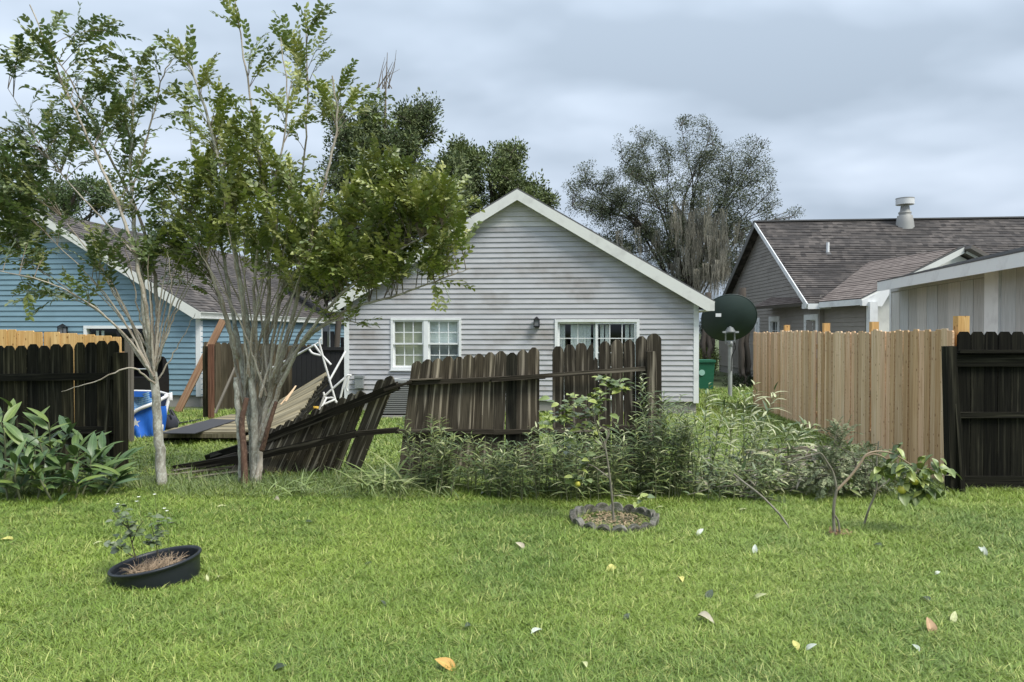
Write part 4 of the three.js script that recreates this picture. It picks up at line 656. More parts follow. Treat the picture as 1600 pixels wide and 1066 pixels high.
// leafy sprigs, each one geometry used many times
function sprig(seed, o = {}) {
  const { len = 0.3, pairs = 7, leaf = [0.055, 0.03], droop = 0.12, spread = 0.9, fold = 0.3 } = o, m = new MB(), R = rng(seed), pts = [];
  for (let k = 0; k <= 4; k++) { const t = k / 4; pts.push(V3((R() - 0.5) * 0.02, -droop * len * t * t, t * len)); }
  m.tube(pts, [0.0022, 0.001], 3, false);
  for (let k = 0; k < pairs; k++) for (const s of [-1, 1]) {
    const t = (k + 0.4 + (s > 0 ? 0.25 : 0) + R() * 0.3) / pairs, p = V3(0, -droop * len * t * t, clamp(t) * len), a = spread * (1 - 0.3 * t) + (R() - 0.5) * 0.5;
    m.leaf(aim(p, V3(s * Math.sin(a), (R() - 0.55) * 0.7, Math.cos(a)), V3((R() - 0.5) * 0.8, 1, 0)), leaf[0] * (0.7 + R() * 0.6) * (1 - 0.25 * t), leaf[1] * (0.75 + R() * 0.5), { rows: 3, fold: fold * (0.4 + R()), droop: (R() - 0.2) * 0.5 });
  }
  return m.build();
}
function clump(seed, o = {}) {                            // a ball of leaves for far crowns
  const { r = 0.4, n = 34, leaf = [0.13, 0.065] } = o, m = new MB(), R = rng(seed);
  for (let k = 0; k < n; k++) { const d = V3(R() - 0.5, R() - 0.5, R() - 0.5).normalize(), p = d.clone().multiplyScalar(r * Math.cbrt(R())); p.y *= 0.8; d.add(V3((R() - 0.5), R() * 0.5, R() - 0.5)); m.leaf(aim(p, d, V3(R() - 0.5, 0.7, R() - 0.5), R() * 6), leaf[0] * (0.6 + R() * 0.8), leaf[1] * (0.7 + R() * 0.6), { rows: 2, fold: 0.3, droop: 0.2 }); }
  return m.build();
}
function crown(t, name, geos, mats, placed, colors, R) {  // leaf sprigs of a crown: copies of a few kinds of sprig, one part for each kind
  geos.forEach((g, gi) => {
    const mine = placed.filter((_, i) => i % geos.length === gi); if (!mine.length) return;
    const im = shadows(new THREE.InstancedMesh(g, mats, mine.length)); im.name = name; im.userData.kind = 'stuff'; im.position.copy(t.position).negate();
    const c = new THREE.Color(); mine.forEach((m, i) => { im.setMatrixAt(i, m); const a = colors[Math.floor(R() * colors.length)], f = 0.75 + R() * 0.5; im.setColorAt(i, c.setRGB(a[0] * f, a[1] * f, a[2] * f)); });
    t.add(im);
  });
}
// limbs: polylines of [px, py, depth]; blobs: [px, py, rx, ry, depth, depth radius, twigs]
function tree(t, c) {
  const { limbs, blobs, bark, geos, mat, colors, seed, twigR = [0.007, 0.002], every = 0.11, size = [0.8, 1.25], bare = 0, up = 0.25, low = 0.35, from = 0.35, limbName = 'limb', sideways = 0.9 } = c, R = rng(seed), pool = [], placed = [], twigs = new MB();
  limbs.forEach((l, li) => {
    const pts = curve(l.p.map((q) => (q.isVector3 ? q : P(...q))), Math.max(8, l.p.length * 6)), wob = pts.map((p, k) => p.clone().add(V3((R() - 0.5), (R() - 0.5) * 0.5, R() - 0.5).multiplyScalar(k && k < pts.length - 1 ? (l.wob ?? 0.02) : 0)));
    const m = new MB().tube(wob, l.rf ?? ((s) => lerp(l.r[0], l.r[1], Math.pow(s, 0.8))), l.r[0] > 0.03 ? 10 : 6); part(t, l.name ?? (li === 0 ? 'trunk' : limbName), m.build(), l.mat ?? bark);
    wob.forEach((p, k) => { const s = k / (wob.length - 1); if (s > (l.from ?? from)) pool.push(p); });
  });
  for (const [px, py, rx, ry, d, rd, n, fill = 0.6] of blobs) for (let i = 0; i < n; i++) {
    let x, y, z; do { x = R() * 2 - 1; y = R() * 2 - 1; z = R() * 2 - 1; } while (x * x + y * y + z * z > 1 || x * x + y * y + z * z < (1 - fill) * R());
    const T = P(px + x * rx, py + y * ry, d + z * rd); let best = null, bc = 1e9;
    for (const p of pool) { const dd = p.distanceTo(T) + Math.max(0, p.y - T.y + low) * 0.9; if (dd < bc) { bc = dd; best = p; } }
    const L = best.distanceTo(T), ctl = best.clone().lerp(T, 0.5).add(V3((R() - 0.5) * 0.15 * L, up * L * (0.5 + R()), (R() - 0.5) * 0.15 * L)), cv = new THREE.QuadraticBezierCurve3(best, ctl, T), n2 = Math.max(4, Math.round(L * 5));
    twigs.tube(cv.getPoints(Math.min(n2, 10)), [twigR[0] * (0.5 + 0.5 * Math.min(1, L / 1.2)), twigR[1]], 4, false);
    const steps = Math.max(2, Math.round(L * (1 - bare) / every));
    for (let k = 0; k <= steps; k++) {
      const s = clamp(1 - (k / steps) * (1 - Math.max(bare, 0.3)) + (R() - 0.5) * 0.05), p = cv.getPoint(s), tan = cv.getTangent(s), sd = k === 0 ? 0.2 : sideways;
      const dir = tan.clone().add(V3((R() - 0.5) * 2 * sd, (R() - 0.35) * 1.2 * sd, (R() - 0.5) * 2 * sd));
      placed.push(aim(p, dir, V3((R() - 0.5) * 0.9, 1, (R() - 0.5) * 0.9), (R() - 0.5) * 0.8, lerp(size[0], size[1], R())));
    }
  }
  if (twigs.n) { const tw = part(t, 'twigs', twigs.build(), c.twigMat ?? M.twig); tw.userData.kind = 'stuff'; }
  crown(t, 'crown', geos, mat, placed, colors, R);
  return placed.length;
}
let sprays = 0;
function shoots(seed, n, ends, d) { const R = rng(seed); return Array.from({ length: n }, () => { const [a, b] = ends(R), z = d + (R() - 0.5) * 1.2, m = [lerp(a[0], b[0], 0.42) , lerp(a[1], b[1], 0.55), lerp(a[2], z, 0.5)]; return { r: [0.012 + R() * 0.007, 0.004], p: [a, m, [b[0], b[1], z]], from: 0.6, name: 'shoot', wob: 0.012 }; }); }
const myrtle = [1, 2, 3, 4].map((s) => sprig(s * 13, { len: 0.3, pairs: 6, leaf: [0.07, 0.037] })), fine = [1, 2, 3].map((s) => sprig(s * 17 + 5, { len: 0.22, pairs: 6, leaf: [0.052, 0.024] }));
{ // multi-stemmed crape myrtle in the middle
  const t = thing('crape_myrtle', 'many stemmed ornamental tree with a wide leafy crown beside the fallen fence', 'tree', P(395, 758, 8.45).setY(0)), b = (px, dz = 0) => V3(X(px, 8.45), -0.03, -8.45 + dz);
  const L = (r, p, o = {}) => ({ r, p, ...o });
  sprays += tree(t, { seed: 3, bark: M.myrtleBark, geos: myrtle, mat: M.leaf, colors: [[0.24, 0.29, 0.055], [0.3, 0.335, 0.075], [0.17, 0.225, 0.055], [0.4, 0.42, 0.14], [0.2, 0.25, 0.085]], every: 0.1, limbs: [
    L([0.05, 0.008], [b(397), [396, 650, 8.45], [392, 560, 8.45], [380, 470, 8.4], [365, 380, 8.3], [345, 260, 8.2], [315, 150, 8.15], [280, 60, 8.1]], { name: 'trunk', mat: M.lichenBark }),
    L([0.04, 0.008], [b(403, 0.05), [411, 660, 8.5], [432, 580, 8.5], [455, 500, 8.5], [480, 400, 8.5], [505, 300, 8.4], [528, 190, 8.4], [520, 120, 8.4]], { name: 'trunk' }),
    L([0.04, 0.008], [b(394, -0.05), [388, 640, 8.55], [375, 560, 8.6], [362, 480, 8.6], [350, 400, 8.6], [335, 320, 8.6], [300, 230, 8.6]], { name: 'trunk', mat: M.lichenBark }),
    L([0.036, 0.006], [b(400, -0.06), [406, 650, 8.6], [415, 560, 8.65], [420, 450, 8.7], [415, 330, 8.7], [400, 200, 8.7], [382, 90, 8.7], [370, 5, 8.7]], { name: 'trunk' }),
    L([0.034, 0.008], [[408, 690, 8.42], [424, 640, 8.4], [448, 580, 8.35], [490, 510, 8.2], [545, 450, 8.1], [610, 400, 8.0], [690, 355, 7.95]]),
    L([0.028, 0.006], [[402, 690, 8.55], [412, 620, 8.6], [428, 520, 8.75], [448, 420, 8.85], [470, 300, 8.9], [482, 150, 8.9], [478, 20, 8.9]]),
    L([0.026, 0.006], [[432, 600, 8.5], [470, 520, 8.7], [530, 420, 8.9], [590, 340, 9.0], [650, 270, 9.0]]),
    L([0.022, 0.004], [[470, 535, 8.3], [540, 485, 8.2], [620, 462, 8.1], [690, 436, 8.05], [735, 420, 8.0]]),
    L([0.025, 0.005], [[393, 620, 8.5], [400, 540, 8.4], [398, 430, 8.3], [425, 300, 8.2], [450, 180, 8.1], [440, 60, 8.1]]),
    L([0.024, 0.005], [[385, 650, 8.6], [372, 590, 8.7], [352, 500, 8.8], [322, 420, 8.8], [270, 375, 8.8]]),
    L([0.026, 0.005], [[372, 560, 8.55], [350, 480, 8.4], [320, 400, 8.3], [290, 330, 8.3], [262, 290, 8.3]]),
    L([0.024, 0.004], [[440, 580, 8.4], [480, 530, 8.3], [530, 500, 8.2], [580, 512, 8.2]]),
    ...shoots(23, 20, (R) => [[378 + R() * 50, 640 - R() * 60, 8.3 + R() * 0.4], [300 + R() * 270, 400 - R() * 90]], 8.45),
    L([0.034, 0.03], [b(377, 0.02), [374, 690, 8.4], [371, 640, 8.45], [369, 590, 8.5]], { name: 'trunk', mat: M.lichenBark, from: 2 }),
    L([0.04, 0.028], [b(386, 0.1), [380, 700, 8.33], [377, 660, 8.35], [385, 622, 8.4]], { name: 'broken_stem', mat: M.redBark, from: 2, wob: 0.006 }),
    L([0.03, 0.022], [[408, 705, 8.35], [418, 670, 8.3], [431, 628, 8.3]], { name: 'broken_stem', mat: M.redBark, from: 2, wob: 0.006 }),
  ], blobs: [
    [620, 330, 90, 66, 8.4, 0.75, 100], [565, 410, 95, 42, 8.3, 0.7, 78], [680, 340, 45, 60, 8.1, 0.5, 40], [690, 432, 48, 16, 8.05, 0.2, 12], [545, 498, 32, 12, 8.2, 0.15, 5],
    [420, 345, 110, 62, 8.5, 0.8, 90], [375, 265, 85, 60, 8.4, 0.7, 58], [325, 165, 45, 55, 8.3, 0.5, 13], [440, 150, 55, 95, 8.6, 0.6, 15], [478, 65, 34, 50, 8.8, 0.3, 6], [540, 165, 50, 35, 8.5, 0.4, 12],
    [300, 340, 62, 60, 8.5, 0.5, 38], [275, 420, 52, 36, 8.6, 0.4, 8], [480, 420, 80, 42, 8.5, 0.7, 56], [600, 275, 60, 30, 8.8, 0.5, 20], [385, 60, 20, 50, 8.7, 0.2, 4], [285, 70, 25, 35, 8.15, 0.2, 4] ] });
}
{ // slender crape myrtle at the left
  const t = thing('crape_myrtle', 'slender sparse ornamental tree with a mottled trunk at the left', 'tree', P(250, 760, 8.35).setY(0));
  const L = (r, p, o = {}) => ({ r, p, ...o }), d = 8.35;
  sprays += tree(t, { seed: 8, bark: M.myrtleBark, geos: myrtle, mat: M.leaf, colors: [[0.15, 0.21, 0.065], [0.115, 0.17, 0.055], [0.2, 0.25, 0.08], [0.26, 0.29, 0.09]], every: 0.12, limbs: [
    L([0.062, 0.01], [V3(X(251, d), -0.03, -d), [247, 680, d], [240, 590, d], [232, 540, d], [222, 450, d], [210, 350, d], [205, 250, d], [212, 130, d]], { name: 'trunk', mat: M.lichenBark }),
    L([0.03, 0.006], [[240, 580, d], [246, 500, 8.5], [240, 420, 8.6], [215, 330, 8.6], [165, 230, 8.6], [120, 140, 8.6], [85, 80, 8.6]]),
    L([0.028, 0.006], [[238, 560, 8.3], [225, 460, 8.1], [200, 360, 8.0], [150, 240, 8.0], [100, 130, 8.0], [50, 10, 8.0]]),
    L([0.016, 0.004], [[238, 585, 8.3], [200, 530, 8.1], [140, 475, 7.9], [70, 440, 7.8], [-20, 420, 7.7]]), L([0.016, 0.004], [[240, 590, 8.4], [180, 510, 8.5], [110, 455, 8.6], [30, 400, 8.6]]),
    L([0.013, 0.003], [[242, 600, 8.2], [205, 575, 8.0], [150, 595, 7.9], [95, 612, 7.9]]), L([0.012, 0.003], [[241, 575, 8.3], [270, 500, 8.4], [300, 440, 8.5], [330, 400, 8.5]]), L([0.012, 0.003], [[242, 600, 8.4], [275, 545, 8.5], [305, 490, 8.6]]),
    L([0.013, 0.003], [[236, 550, 8.35], [190, 480, 8.4], [160, 420, 8.5], [140, 350, 8.5]]), L([0.012, 0.003], [[212, 400, 8.2], [150, 330, 8.1], [80, 250, 8.1], [15, 140, 8.1]], { from: 0.5 }), L([0.014, 0.003], [[208, 300, 8.3], [235, 200, 8.4], [262, 110, 8.4], [300, 60, 8.4]]),
    ...shoots(29, 12, (R) => [[240, 600 - R() * 40, 8.25 + R() * 0.2], [60 + R() * 280, 440 - R() * 110]], 8.35), L([0.012, 0.003], [[239, 560, 8.3], [215, 480, 8.2], [205, 420, 8.2], [190, 370, 8.2]]), L([0.01, 0.003], [[241, 585, 8.35], [260, 520, 8.2], [268, 450, 8.1], [262, 390, 8.1]]),
  ], blobs: [
    [115, 160, 85, 50, 8.3, 0.6, 15], [60, 70, 48, 45, 8.1, 0.4, 10], [150, 90, 45, 55, 8.4, 0.4, 9], [205, 200, 65, 60, 8.4, 0.5, 19], [245, 120, 40, 35, 8.4, 0.3, 6], [85, 235, 85, 25, 8.3, 0.5, 15], [215, 285, 55, 50, 8.4, 0.5, 15],
    [20, 300, 50, 60, 8.2, 0.5, 22], [45, 385, 60, 40, 8.3, 0.5, 18], [20, 225, 35, 25, 8.2, 0.3, 6], [190, 410, 70, 30, 8.3, 0.4, 10], [100, 450, 80, 25, 8.1, 0.4, 9], [265, 400, 40, 40, 8.3, 0.4, 10], [130, 380, 60, 50, 8.3, 0.4, 8] ] });
}
// far trees: limbs grow from a trunk to each mass of the crown
const oakClumps = [1, 2, 3].map((s) => clump(s * 11, { r: 0.42, n: 40, leaf: [0.15, 0.075] })), smallClumps = [1, 2, 3].map((s) => clump(s * 19, { r: 0.3, n: 30, leaf: [0.085, 0.036] }));
function farTree(name, label, px, d, blobs, o = {}) {
  const base = V3(X(px, d), 0, -d), t = thing(name, label, 'tree', base, 'trees behind the houses'), R = rng(Math.round(px)), limbs = [{ r: [o.tr ?? 0.35, 0.08], p: [base.clone().setY(-0.1), base.clone().add(V3(0.2, 2, 0)), P(px + 5, o.fork ?? 360, d), P(blobs[0][0], blobs[0][1], d)], wob: 0.05, from: 0.5 }];
  for (const b of blobs) for (let k = 0; k < (o.perBlob ?? 3); k++) limbs.push({ r: o.limbR ?? [0.11, 0.02], p: [base.clone().add(V3(0, 2.2 + k * 0.5, 0)), P(lerp(px, b[0], 0.5) + (R() - 0.5) * 20, lerp(o.fork ?? 400, b[1], 0.5), d + (R() - 0.5)), P(b[0] + (R() - 0.5) * b[2] * (o.reach ?? 1), b[1] + (R() - 0.5) * b[3] * (o.reach ?? 1), d + (R() - 0.5) * 2)], wob: 0.08, from: 0.4 });
  sprays += tree(t, { seed: Math.round(px * 3 + d), bark: M.oakBark, geos: oakClumps, mat: M.leafDull, colors: [[0.09, 0.125, 0.036], [0.068, 0.1, 0.032], [0.125, 0.155, 0.048]], limbs, blobs: blobs.map((b) => [b[0], b[1], b[2], b[3], d, b[4] ?? b[2] / F * d * 0.7, b[5], 0.8]), twigR: [0.04, 0.012], every: 0.42, size: [0.7, 1.25], low: 0.2, up: 0.15, twigMat: M.oakBark, ...o }); return t;
}
const oakTree = farTree('oak_tree', 'tall dark green tree rising behind the blue house and the grey house', 610, 33, [[600, 235, 75, 75, 2.2, 110], [655, 190, 38, 42, 1.2, 34], [555, 270, 60, 70, 2, 50], [545, 195, 45, 35, 1.5, 20], [690, 290, 60, 50, 2, 56], [560, 360, 60, 50, 2, 34], [640, 350, 80, 50, 2, 34]], { tr: 0.4 });
{ const m = new MB(), R = rng(61); for (let k = 0; k < 9; k++) { const a = P(600 + (R() - 0.5) * 30, 140, 33), b = P(598 + (R() - 0.5) * 60, 70 + R() * 50, 33 + (R() - 0.5)); m.tube([a, a.clone().lerp(b, 0.5).add(V3((R() - 0.5) * 0.3, 0.1, 0)), b], [0.025, 0.006], 4, false); } m.tube([P(602, 220, 33), P(603, 150, 33), P(606, 84, 33)], [0.07, 0.012], 5, false); part(oakTree, 'dead_top', m.build(), M.twig); }
farTree('oak_tree', 'rounded mid green tree behind the peak of the grey house', 770, 36, [[765, 275, 62, 50, 2, 95], [715, 245, 25, 32, 1, 24], [825, 300, 34, 24, 1.2, 34], [800, 245, 22, 20, 1, 14], [858, 318, 16, 18, 0.8, 9], [740, 330, 70, 40, 2, 34]], { colors: [[0.11, 0.15, 0.04], [0.085, 0.12, 0.035], [0.14, 0.175, 0.05]] });
farTree('oak_tree', 'dark spreading tree showing above the blue house roof at the left', 90, 38, [[120, 305, 70, 32, 2, 40], [40, 320, 60, 40, 2, 34], [165, 310, 26, 24, 1, 10], [-20, 300, 50, 50, 2, 20]], { colors: [[0.08, 0.125, 0.035], [0.09, 0.135, 0.04], [0.06, 0.095, 0.03]] });
farTree('evergreen_shrub', 'dense dark bush in the gap between the blue house and the grey house', 520, 26, [[515, 425, 40, 40, 1, 26], [480, 440, 30, 25, 0.8, 10]], { tr: 0.12, fork: 450 });
{ // wispy tree hung with grey moss
  const t = farTree('mossy_tree', 'tall fine leaved tree hung with grey moss behind the right side of the grey house', 1070, 35, [[1050, 315, 140, 85, 2.8, 300], [945, 320, 62, 55, 1.8, 80], [910, 290, 28, 40, 1, 16], [1085, 225, 42, 42, 1.2, 36], [1000, 245, 62, 46, 1.6, 50], [1150, 285, 62, 72, 1.8, 90], [1185, 245, 30, 40, 1, 16], [1040, 395, 135, 60, 2.5, 230], [1145, 390, 60, 70, 1.8, 60], [1205, 330, 20, 40, 0.8, 14], [1240, 332, 12, 8, 0.4, 4]],
    { geos: smallClumps, every: 0.3, size: [0.7, 1.3], colors: [[0.072, 0.095, 0.042], [0.085, 0.105, 0.05], [0.058, 0.078, 0.035], [0.115, 0.13, 0.07]], up: 0.3, twigR: [0.022, 0.006], limbR: [0.05, 0.012], tr: 0.2, perBlob: 5, reach: 1.7 });
  const strand = [1, 2].map((s) => { const m = new MB(), R = rng(s * 91); for (let k = 0; k < 12; k++) { const x = (R() - 0.5) * 0.2, z = (R() - 0.5) * 0.2, l = 0.5 + R() * 0.7, pts = []; for (let j = 0; j <= 5; j++) pts.push(V3(x + (R() - 0.5) * 0.07 - x * 0.5 * j / 5, -l * j / 5, z + (R() - 0.5) * 0.07)); m.tube(pts, (q) => 0.011 * (1 - q * 0.85) * (0.6 + R() * 0.8), 3, false); } return m.build(); });
  const R = rng(95), placed = []; for (const [px, py, rx, ry, n] of [[1100, 385, 42, 50, 60], [1085, 345, 50, 35, 18], [1112, 428, 28, 22, 30], [1060, 390, 40, 40, 14], [1150, 400, 25, 45, 8], [980, 380, 70, 40, 6]]) for (let i = 0; i < n; i++) { let x, y; do { x = R() * 2 - 1; y = R() * 2 - 1; } while (x * x + y * y > 1); placed.push(aim(P(px + x * rx, py + y * ry - 15, 33.6 + (R() - 0.7) * 3), V3((R() - 0.5) * 0.3, (R() - 0.5) * 0.25, 1).applyAxisAngle(UP, R() * 6), UP, 0, 0.8 + R() * 0.8)); }
  crown(t, 'hanging_moss', strand, std({ roughness: 1, color: C(1, 1, 1) }), placed, [[0.19, 0.18, 0.14], [0.24, 0.23, 0.185], [0.15, 0.145, 0.11]], R);
}
{ // clipped hedge and shrubs seen past the corner of the grey house
  for (const [px, py, rx, ry, d, lab] of [[1106, 556, 12, 16, 27, 'small yellow green bush behind the green bin'], [1104, 520, 14, 26, 30, 'dark shrub behind the satellite dish pole'], [1160, 600, 22, 14, 24, 'low dark shrub at the foot of the taupe house wall']]) farTree('garden_shrub', lab, px, d, [[px, py, rx, ry, 0.5, 34], [px, (py + 600) / 2, rx, ry, 0.5, 20]], { geos: smallClumps, tr: 0.05, fork: 560, every: 0.2, size: [0.6, 1], colors: lab.startsWith('small') ? [[0.13, 0.18, 0.03]] : [[0.03, 0.045, 0.018], [0.04, 0.055, 0.02]] });
}

// ---------- grass and low plants ----------
function tuft(seed, n, h, w, spread, bend) { const m = new MB(), R = rng(seed); for (let k = 0; k < n; k++) { const a = R() * 6.283, p = V3(Math.cos(a), 0, Math.sin(a)).multiplyScalar(spread * Math.sqrt(R())), l = h * (0.55 + R() * 0.7), lean = 0.15 + R() * bend; m.leaf(aim(p, V3(Math.cos(a + R() - 0.5) * lean, 1, Math.sin(a + R() - 0.5) * lean), V3(-Math.cos(a), 0.3, -Math.sin(a)), R() - 0.5), l, w * (0.7 + R() * 0.6), { rows: 3, fold: 0.35, droop: 0.25 + R() * bend * 0.5, peak: 0.3 }); } return m.build(); }
const shapesToAvoid = [];                                // circles [x, z, r] where no lawn grows
M.grass = leafMat({ roughness: 0.5, transmission: 0.25 });
function grassField(name, geos, spots, colors, seed) {
  const R = rng(seed), field = thing(name, colors.label, 'grass'); field.userData.kind = 'stuff'; geos.forEach((g, gi) => {
    const mine = spots.filter((_, i) => i % geos.length === gi), im = new THREE.InstancedMesh(g, M.grass, mine.length); im.name = 'blades'; im.userData.kind = 'stuff'; shadows(im); const mat = new THREE.Matrix4(), q = new THREE.Quaternion(), c = new THREE.Color(), s = new THREE.Vector3(), p = new THREE.Vector3();
    mine.forEach(([x, z, sc], i) => { q.setFromAxisAngle(UP, R() * 6.283); mat.compose(p.set(x, -0.003, z), q, s.set(sc, sc * (0.75 + R() * 0.5), sc)); im.setMatrixAt(i, mat); const patch = fbm(x * 0.9 + 40, z * 0.9 + 60, 0, 0, 601, 3), fine2 = R(); const a = mix3(mix3(colors[0], colors[1], clamp((patch - 0.3) * 2.4)), colors[2], fine2 < 0.12 ? 0.85 : fine2 * 0.22), f = 0.8 + R() * 0.4; im.setColorAt(i, c.setRGB(a[0] * f, a[1] * f, a[2] * f)); });
    field.add(im);
  });
}
function lawnSpots(z0, z1, per, test, scale, seed) { const R = rng(seed), out = []; const area = (z1 - z0) * (0.74 * (z0 + z1) + 4.8); for (let i = 0; i < per * area; i++) { const d = z0 + (z1 - z0) * R(), w = 0.74 * d + 2.4, wm = 0.74 * z1 + 2.4; const x = (R() * 2 - 1) * wm; if (Math.abs(x) > w) continue; if (test && !test(x, d)) continue; if (shapesToAvoid.some(([a, b, r]) => (x - a) ** 2 + (-d - b) ** 2 < r * r)) continue; out.push([x, -d, scale(R(), x, d)]); } return out; }

// pot and edging places, so that the lawn leaves them free
const POT = G(245, 905), RING = G(960, 817), CITRUS2 = G(1306, 838);
shapesToAvoid.push([POT.x, POT.z, 0.26], [RING.x, RING.z, 0.31], [CITRUS2.x, CITRUS2.z, 0.09]);

{
  const short = [1, 2, 3, 4].map((s) => tuft(s * 7, 13, 0.055, 0.0034, 0.036, 1.25));
  const mown = { 0: [0.112, 0.215, 0.014], 1: [0.205, 0.31, 0.026], 2: [0.5, 0.52, 0.16], length: 3, label: 'short mown green lawn grass across the foreground' };
  const edge = (x) => 7.75 + 0.25 * Math.sin(x * 1.1) + 0.2 * Math.sin(x * 2.7 + 1);
  grassField('lawn_grass', short, [...lawnSpots(2.3, 5.2, 2500, null, (r) => 0.8 + r * 0.5, 1), ...lawnSpots(5.2, 8.6, 1500, null, (r) => 0.9 + r * 0.6, 2)], mown, 11);
  grassField('lawn_grass', [5, 6].map((s) => tuft(s * 7, 11, 0.06, 0.0075, 0.07, 1.4)), lawnSpots(8.6, 16.5, 330, (x, d) => x < 5.2 + 0.09 * (d - 8) && x > -10.5, (r) => 0.8 + r * 0.7, 3), { ...mown, 0: [0.15, 0.25, 0.022], 1: [0.245, 0.345, 0.04], label: 'green yard grass behind the broken fence' }, 13);
  grassField('lawn_grass', [8, 9].map((s) => tuft(s * 7, 8, 0.1, 0.012, 0.1, 1.0)), lawnSpots(16.5, 23, 60, (x, d) => x > 3.6 && x < 9, (r) => 0.8 + r * 0.7, 4), { ...mown, label: 'grass in the gap between the grey house and the taupe house' }, 14);
  // taller unmown strip at the foot of the fences
  const tall = [11, 12, 13].map((s) => tuft(s * 7, 12, 0.2, 0.007, 0.06, 1.3));
  grassField('tall_grass', tall, lawnSpots(7.6, 8.75, 300, (x, d) => d > edge(x) && (x < -0.6 || x > 2.2) && x < 5.0, (r, x, d) => (0.45 + r * r * 0.6) * (x < -0.6 ? 1 : 0.7), 5), { 0: [0.08, 0.145, 0.027], 1: [0.14, 0.21, 0.045], 2: [0.36, 0.36, 0.17], length: 3, label: 'long unmown grass along the foot of the fences' }, 15);
  grassField('tall_grass', tall, lawnSpots(8.0, 8.7, 200, (x, d) => x > 4.6, (r) => 0.25 + r * 0.35, 6), { 0: [0.10, 0.165, 0.032], 1: [0.165, 0.23, 0.055], 2: [0.38, 0.38, 0.19], length: 3, label: 'tufts of grass under the dark right fence' }, 16);
}
// separate leaf meshes share a few geometries
function leafKinds(n, len, wid, o, seed) { const R = rng(seed); return Array.from({ length: n }, () => new MB().leaf(new THREE.Matrix4(), len * (0.85 + R() * 0.3), wid * (0.85 + R() * 0.3), { rows: 6, ...o, droop: (o.droop ?? 0.2) * (0.5 + R()), fold: (o.fold ?? 0.25) * (0.6 + R() * 0.8) }).build()); }
function putLeaf(t, geo, mat, m, name = 'leaf') { const l = shadows(new THREE.Mesh(geo, mat)); l.name = name; l.applyMatrix4(m); l.position.sub(t.position); t.add(l); return l; }
function leafTex(a, b, s) { return tex(64, 128, (u, v) => { const mid = Math.exp(-(((u - 0.5) / 0.05) ** 2)), vein = vnoise(v * 26 + Math.abs(u - 0.5) * 14, 1, 0, 0, s), n = fbm(u * 4, v * 6, 4, 6, s, 3); return mix3(mix3(a, b, clamp(n * 0.7 + vein * 0.35)), b.map((q) => Math.min(1, q * 1.5)), mid * 0.5); }); }
const greens = (a, b, s, o = {}) => leafMat({ map: leafTex(a, b, s), roughness: 0.42, transmission: 0.15, ...o });
M.ginger = [greens([0.04, 0.08, 0.028], [0.085, 0.155, 0.055], 701), greens([0.07, 0.125, 0.035], [0.14, 0.215, 0.065], 702), greens([0.10, 0.16, 0.03], [0.2, 0.27, 0.06], 703)];
M.lily = [greens([0.14, 0.2, 0.055], [0.26, 0.33, 0.11], 705), greens([0.24, 0.29, 0.1], [0.42, 0.46, 0.22], 706)];
M.citrus = [greens([0.12, 0.17, 0.04], [0.2, 0.26, 0.08], 707), greens([0.2, 0.25, 0.05], [0.33, 0.38, 0.1], 708), greens([0.075, 0.11, 0.035], [0.13, 0.18, 0.07], 709)];
M.rose = [greens([0.075, 0.115, 0.045], [0.13, 0.175, 0.075], 711), greens([0.10, 0.13, 0.07], [0.18, 0.21, 0.13], 712)];
M.stem = std({ color: C(0.13, 0.14, 0.07), roughness: 0.8 }); M.greyStem = barkMat([0.11, 0.10, 0.07], [0.22, 0.2, 0.15], [0.3, 0.29, 0.24], 521, 4, 6);
M.fruit = std({ color: C(0.42, 0.40, 0.05), roughness: 0.5 });

{ // broad leaved clump at the left fence
  const kinds = leafKinds(5, 0.29, 0.072, { droop: 0.35, fold: 0.3, peak: 0.42 }, 3), R = rng(41);
  const t = thing('broad_leaved_plant', 'clump of glossy broad leaved ginger like plants at the foot of the left fence', 'plant', G(90, 765));
  const stems = [[20, 770, 18, 640], [45, 765, 52, 655], [75, 772, 60, 690], [70, 765, 110, 668], [110, 765, 128, 690], [130, 770, 160, 705], [150, 768, 182, 725], [-5, 770, -15, 690], [30, 785, 22, 718], [95, 780, 95, 725], [125, 778, 150, 742], [10, 785, -10, 740], [60, 778, 35, 690], [100, 768, 85, 700], [55, 784, 70, 742], [5, 775, 5, 665], [85, 770, 75, 660], [105, 772, 118, 705], [140, 775, 140, 712], [165, 772, 170, 735], [35, 772, 0, 660], [160, 778, 188, 748], [115, 784, 112, 748], [20, 782, 45, 720], [80, 786, 52, 735]];
  for (const [bx, by, tx, ty] of stems) {
    const b = G(bx, by), d = -b.z, top = P(tx, ty, d + (R() - 0.5) * 0.3), pts = curve([b, b.clone().lerp(top, 0.5).add(V3((R() - 0.5) * 0.08, 0.03, 0)), top], 8); part(t, 'stem', new MB().tube(pts, [0.012, 0.006], 5).build(), M.stem);
    const n = 9; for (let k = 0; k < n; k++) { const s = 0.3 + 0.7 * k / (n - 1), p = pts[Math.min(8, Math.round(s * 8))], a = (k % 2 ? Math.PI : 0) + (R() - 0.5) * 1.6 + bx; const upy = 0.45 + 0.9 * (k / n) + (R() - 0.5) * 0.4; putLeaf(t, kinds[Math.floor(R() * 5)], M.ginger[R() < 0.16 ? 2 : R() < 0.5 ? 1 : 0], aim(p, V3(Math.cos(a), upy, Math.sin(a) * 0.8 + 0.15), V3(0, 1, 0.3), (R() - 0.5) * 0.8, 0.75 + R() * 0.5)); }
  }
  putLeaf(t, kinds[0], std({ color: C(0.45, 0.3, 0.2), roughness: 0.7 }), aim(P(118, 735, 8.2), V3(0.1, 1, 0.2), V3(0, 0, 1), 0, 0.35), 'flower_bud');
}
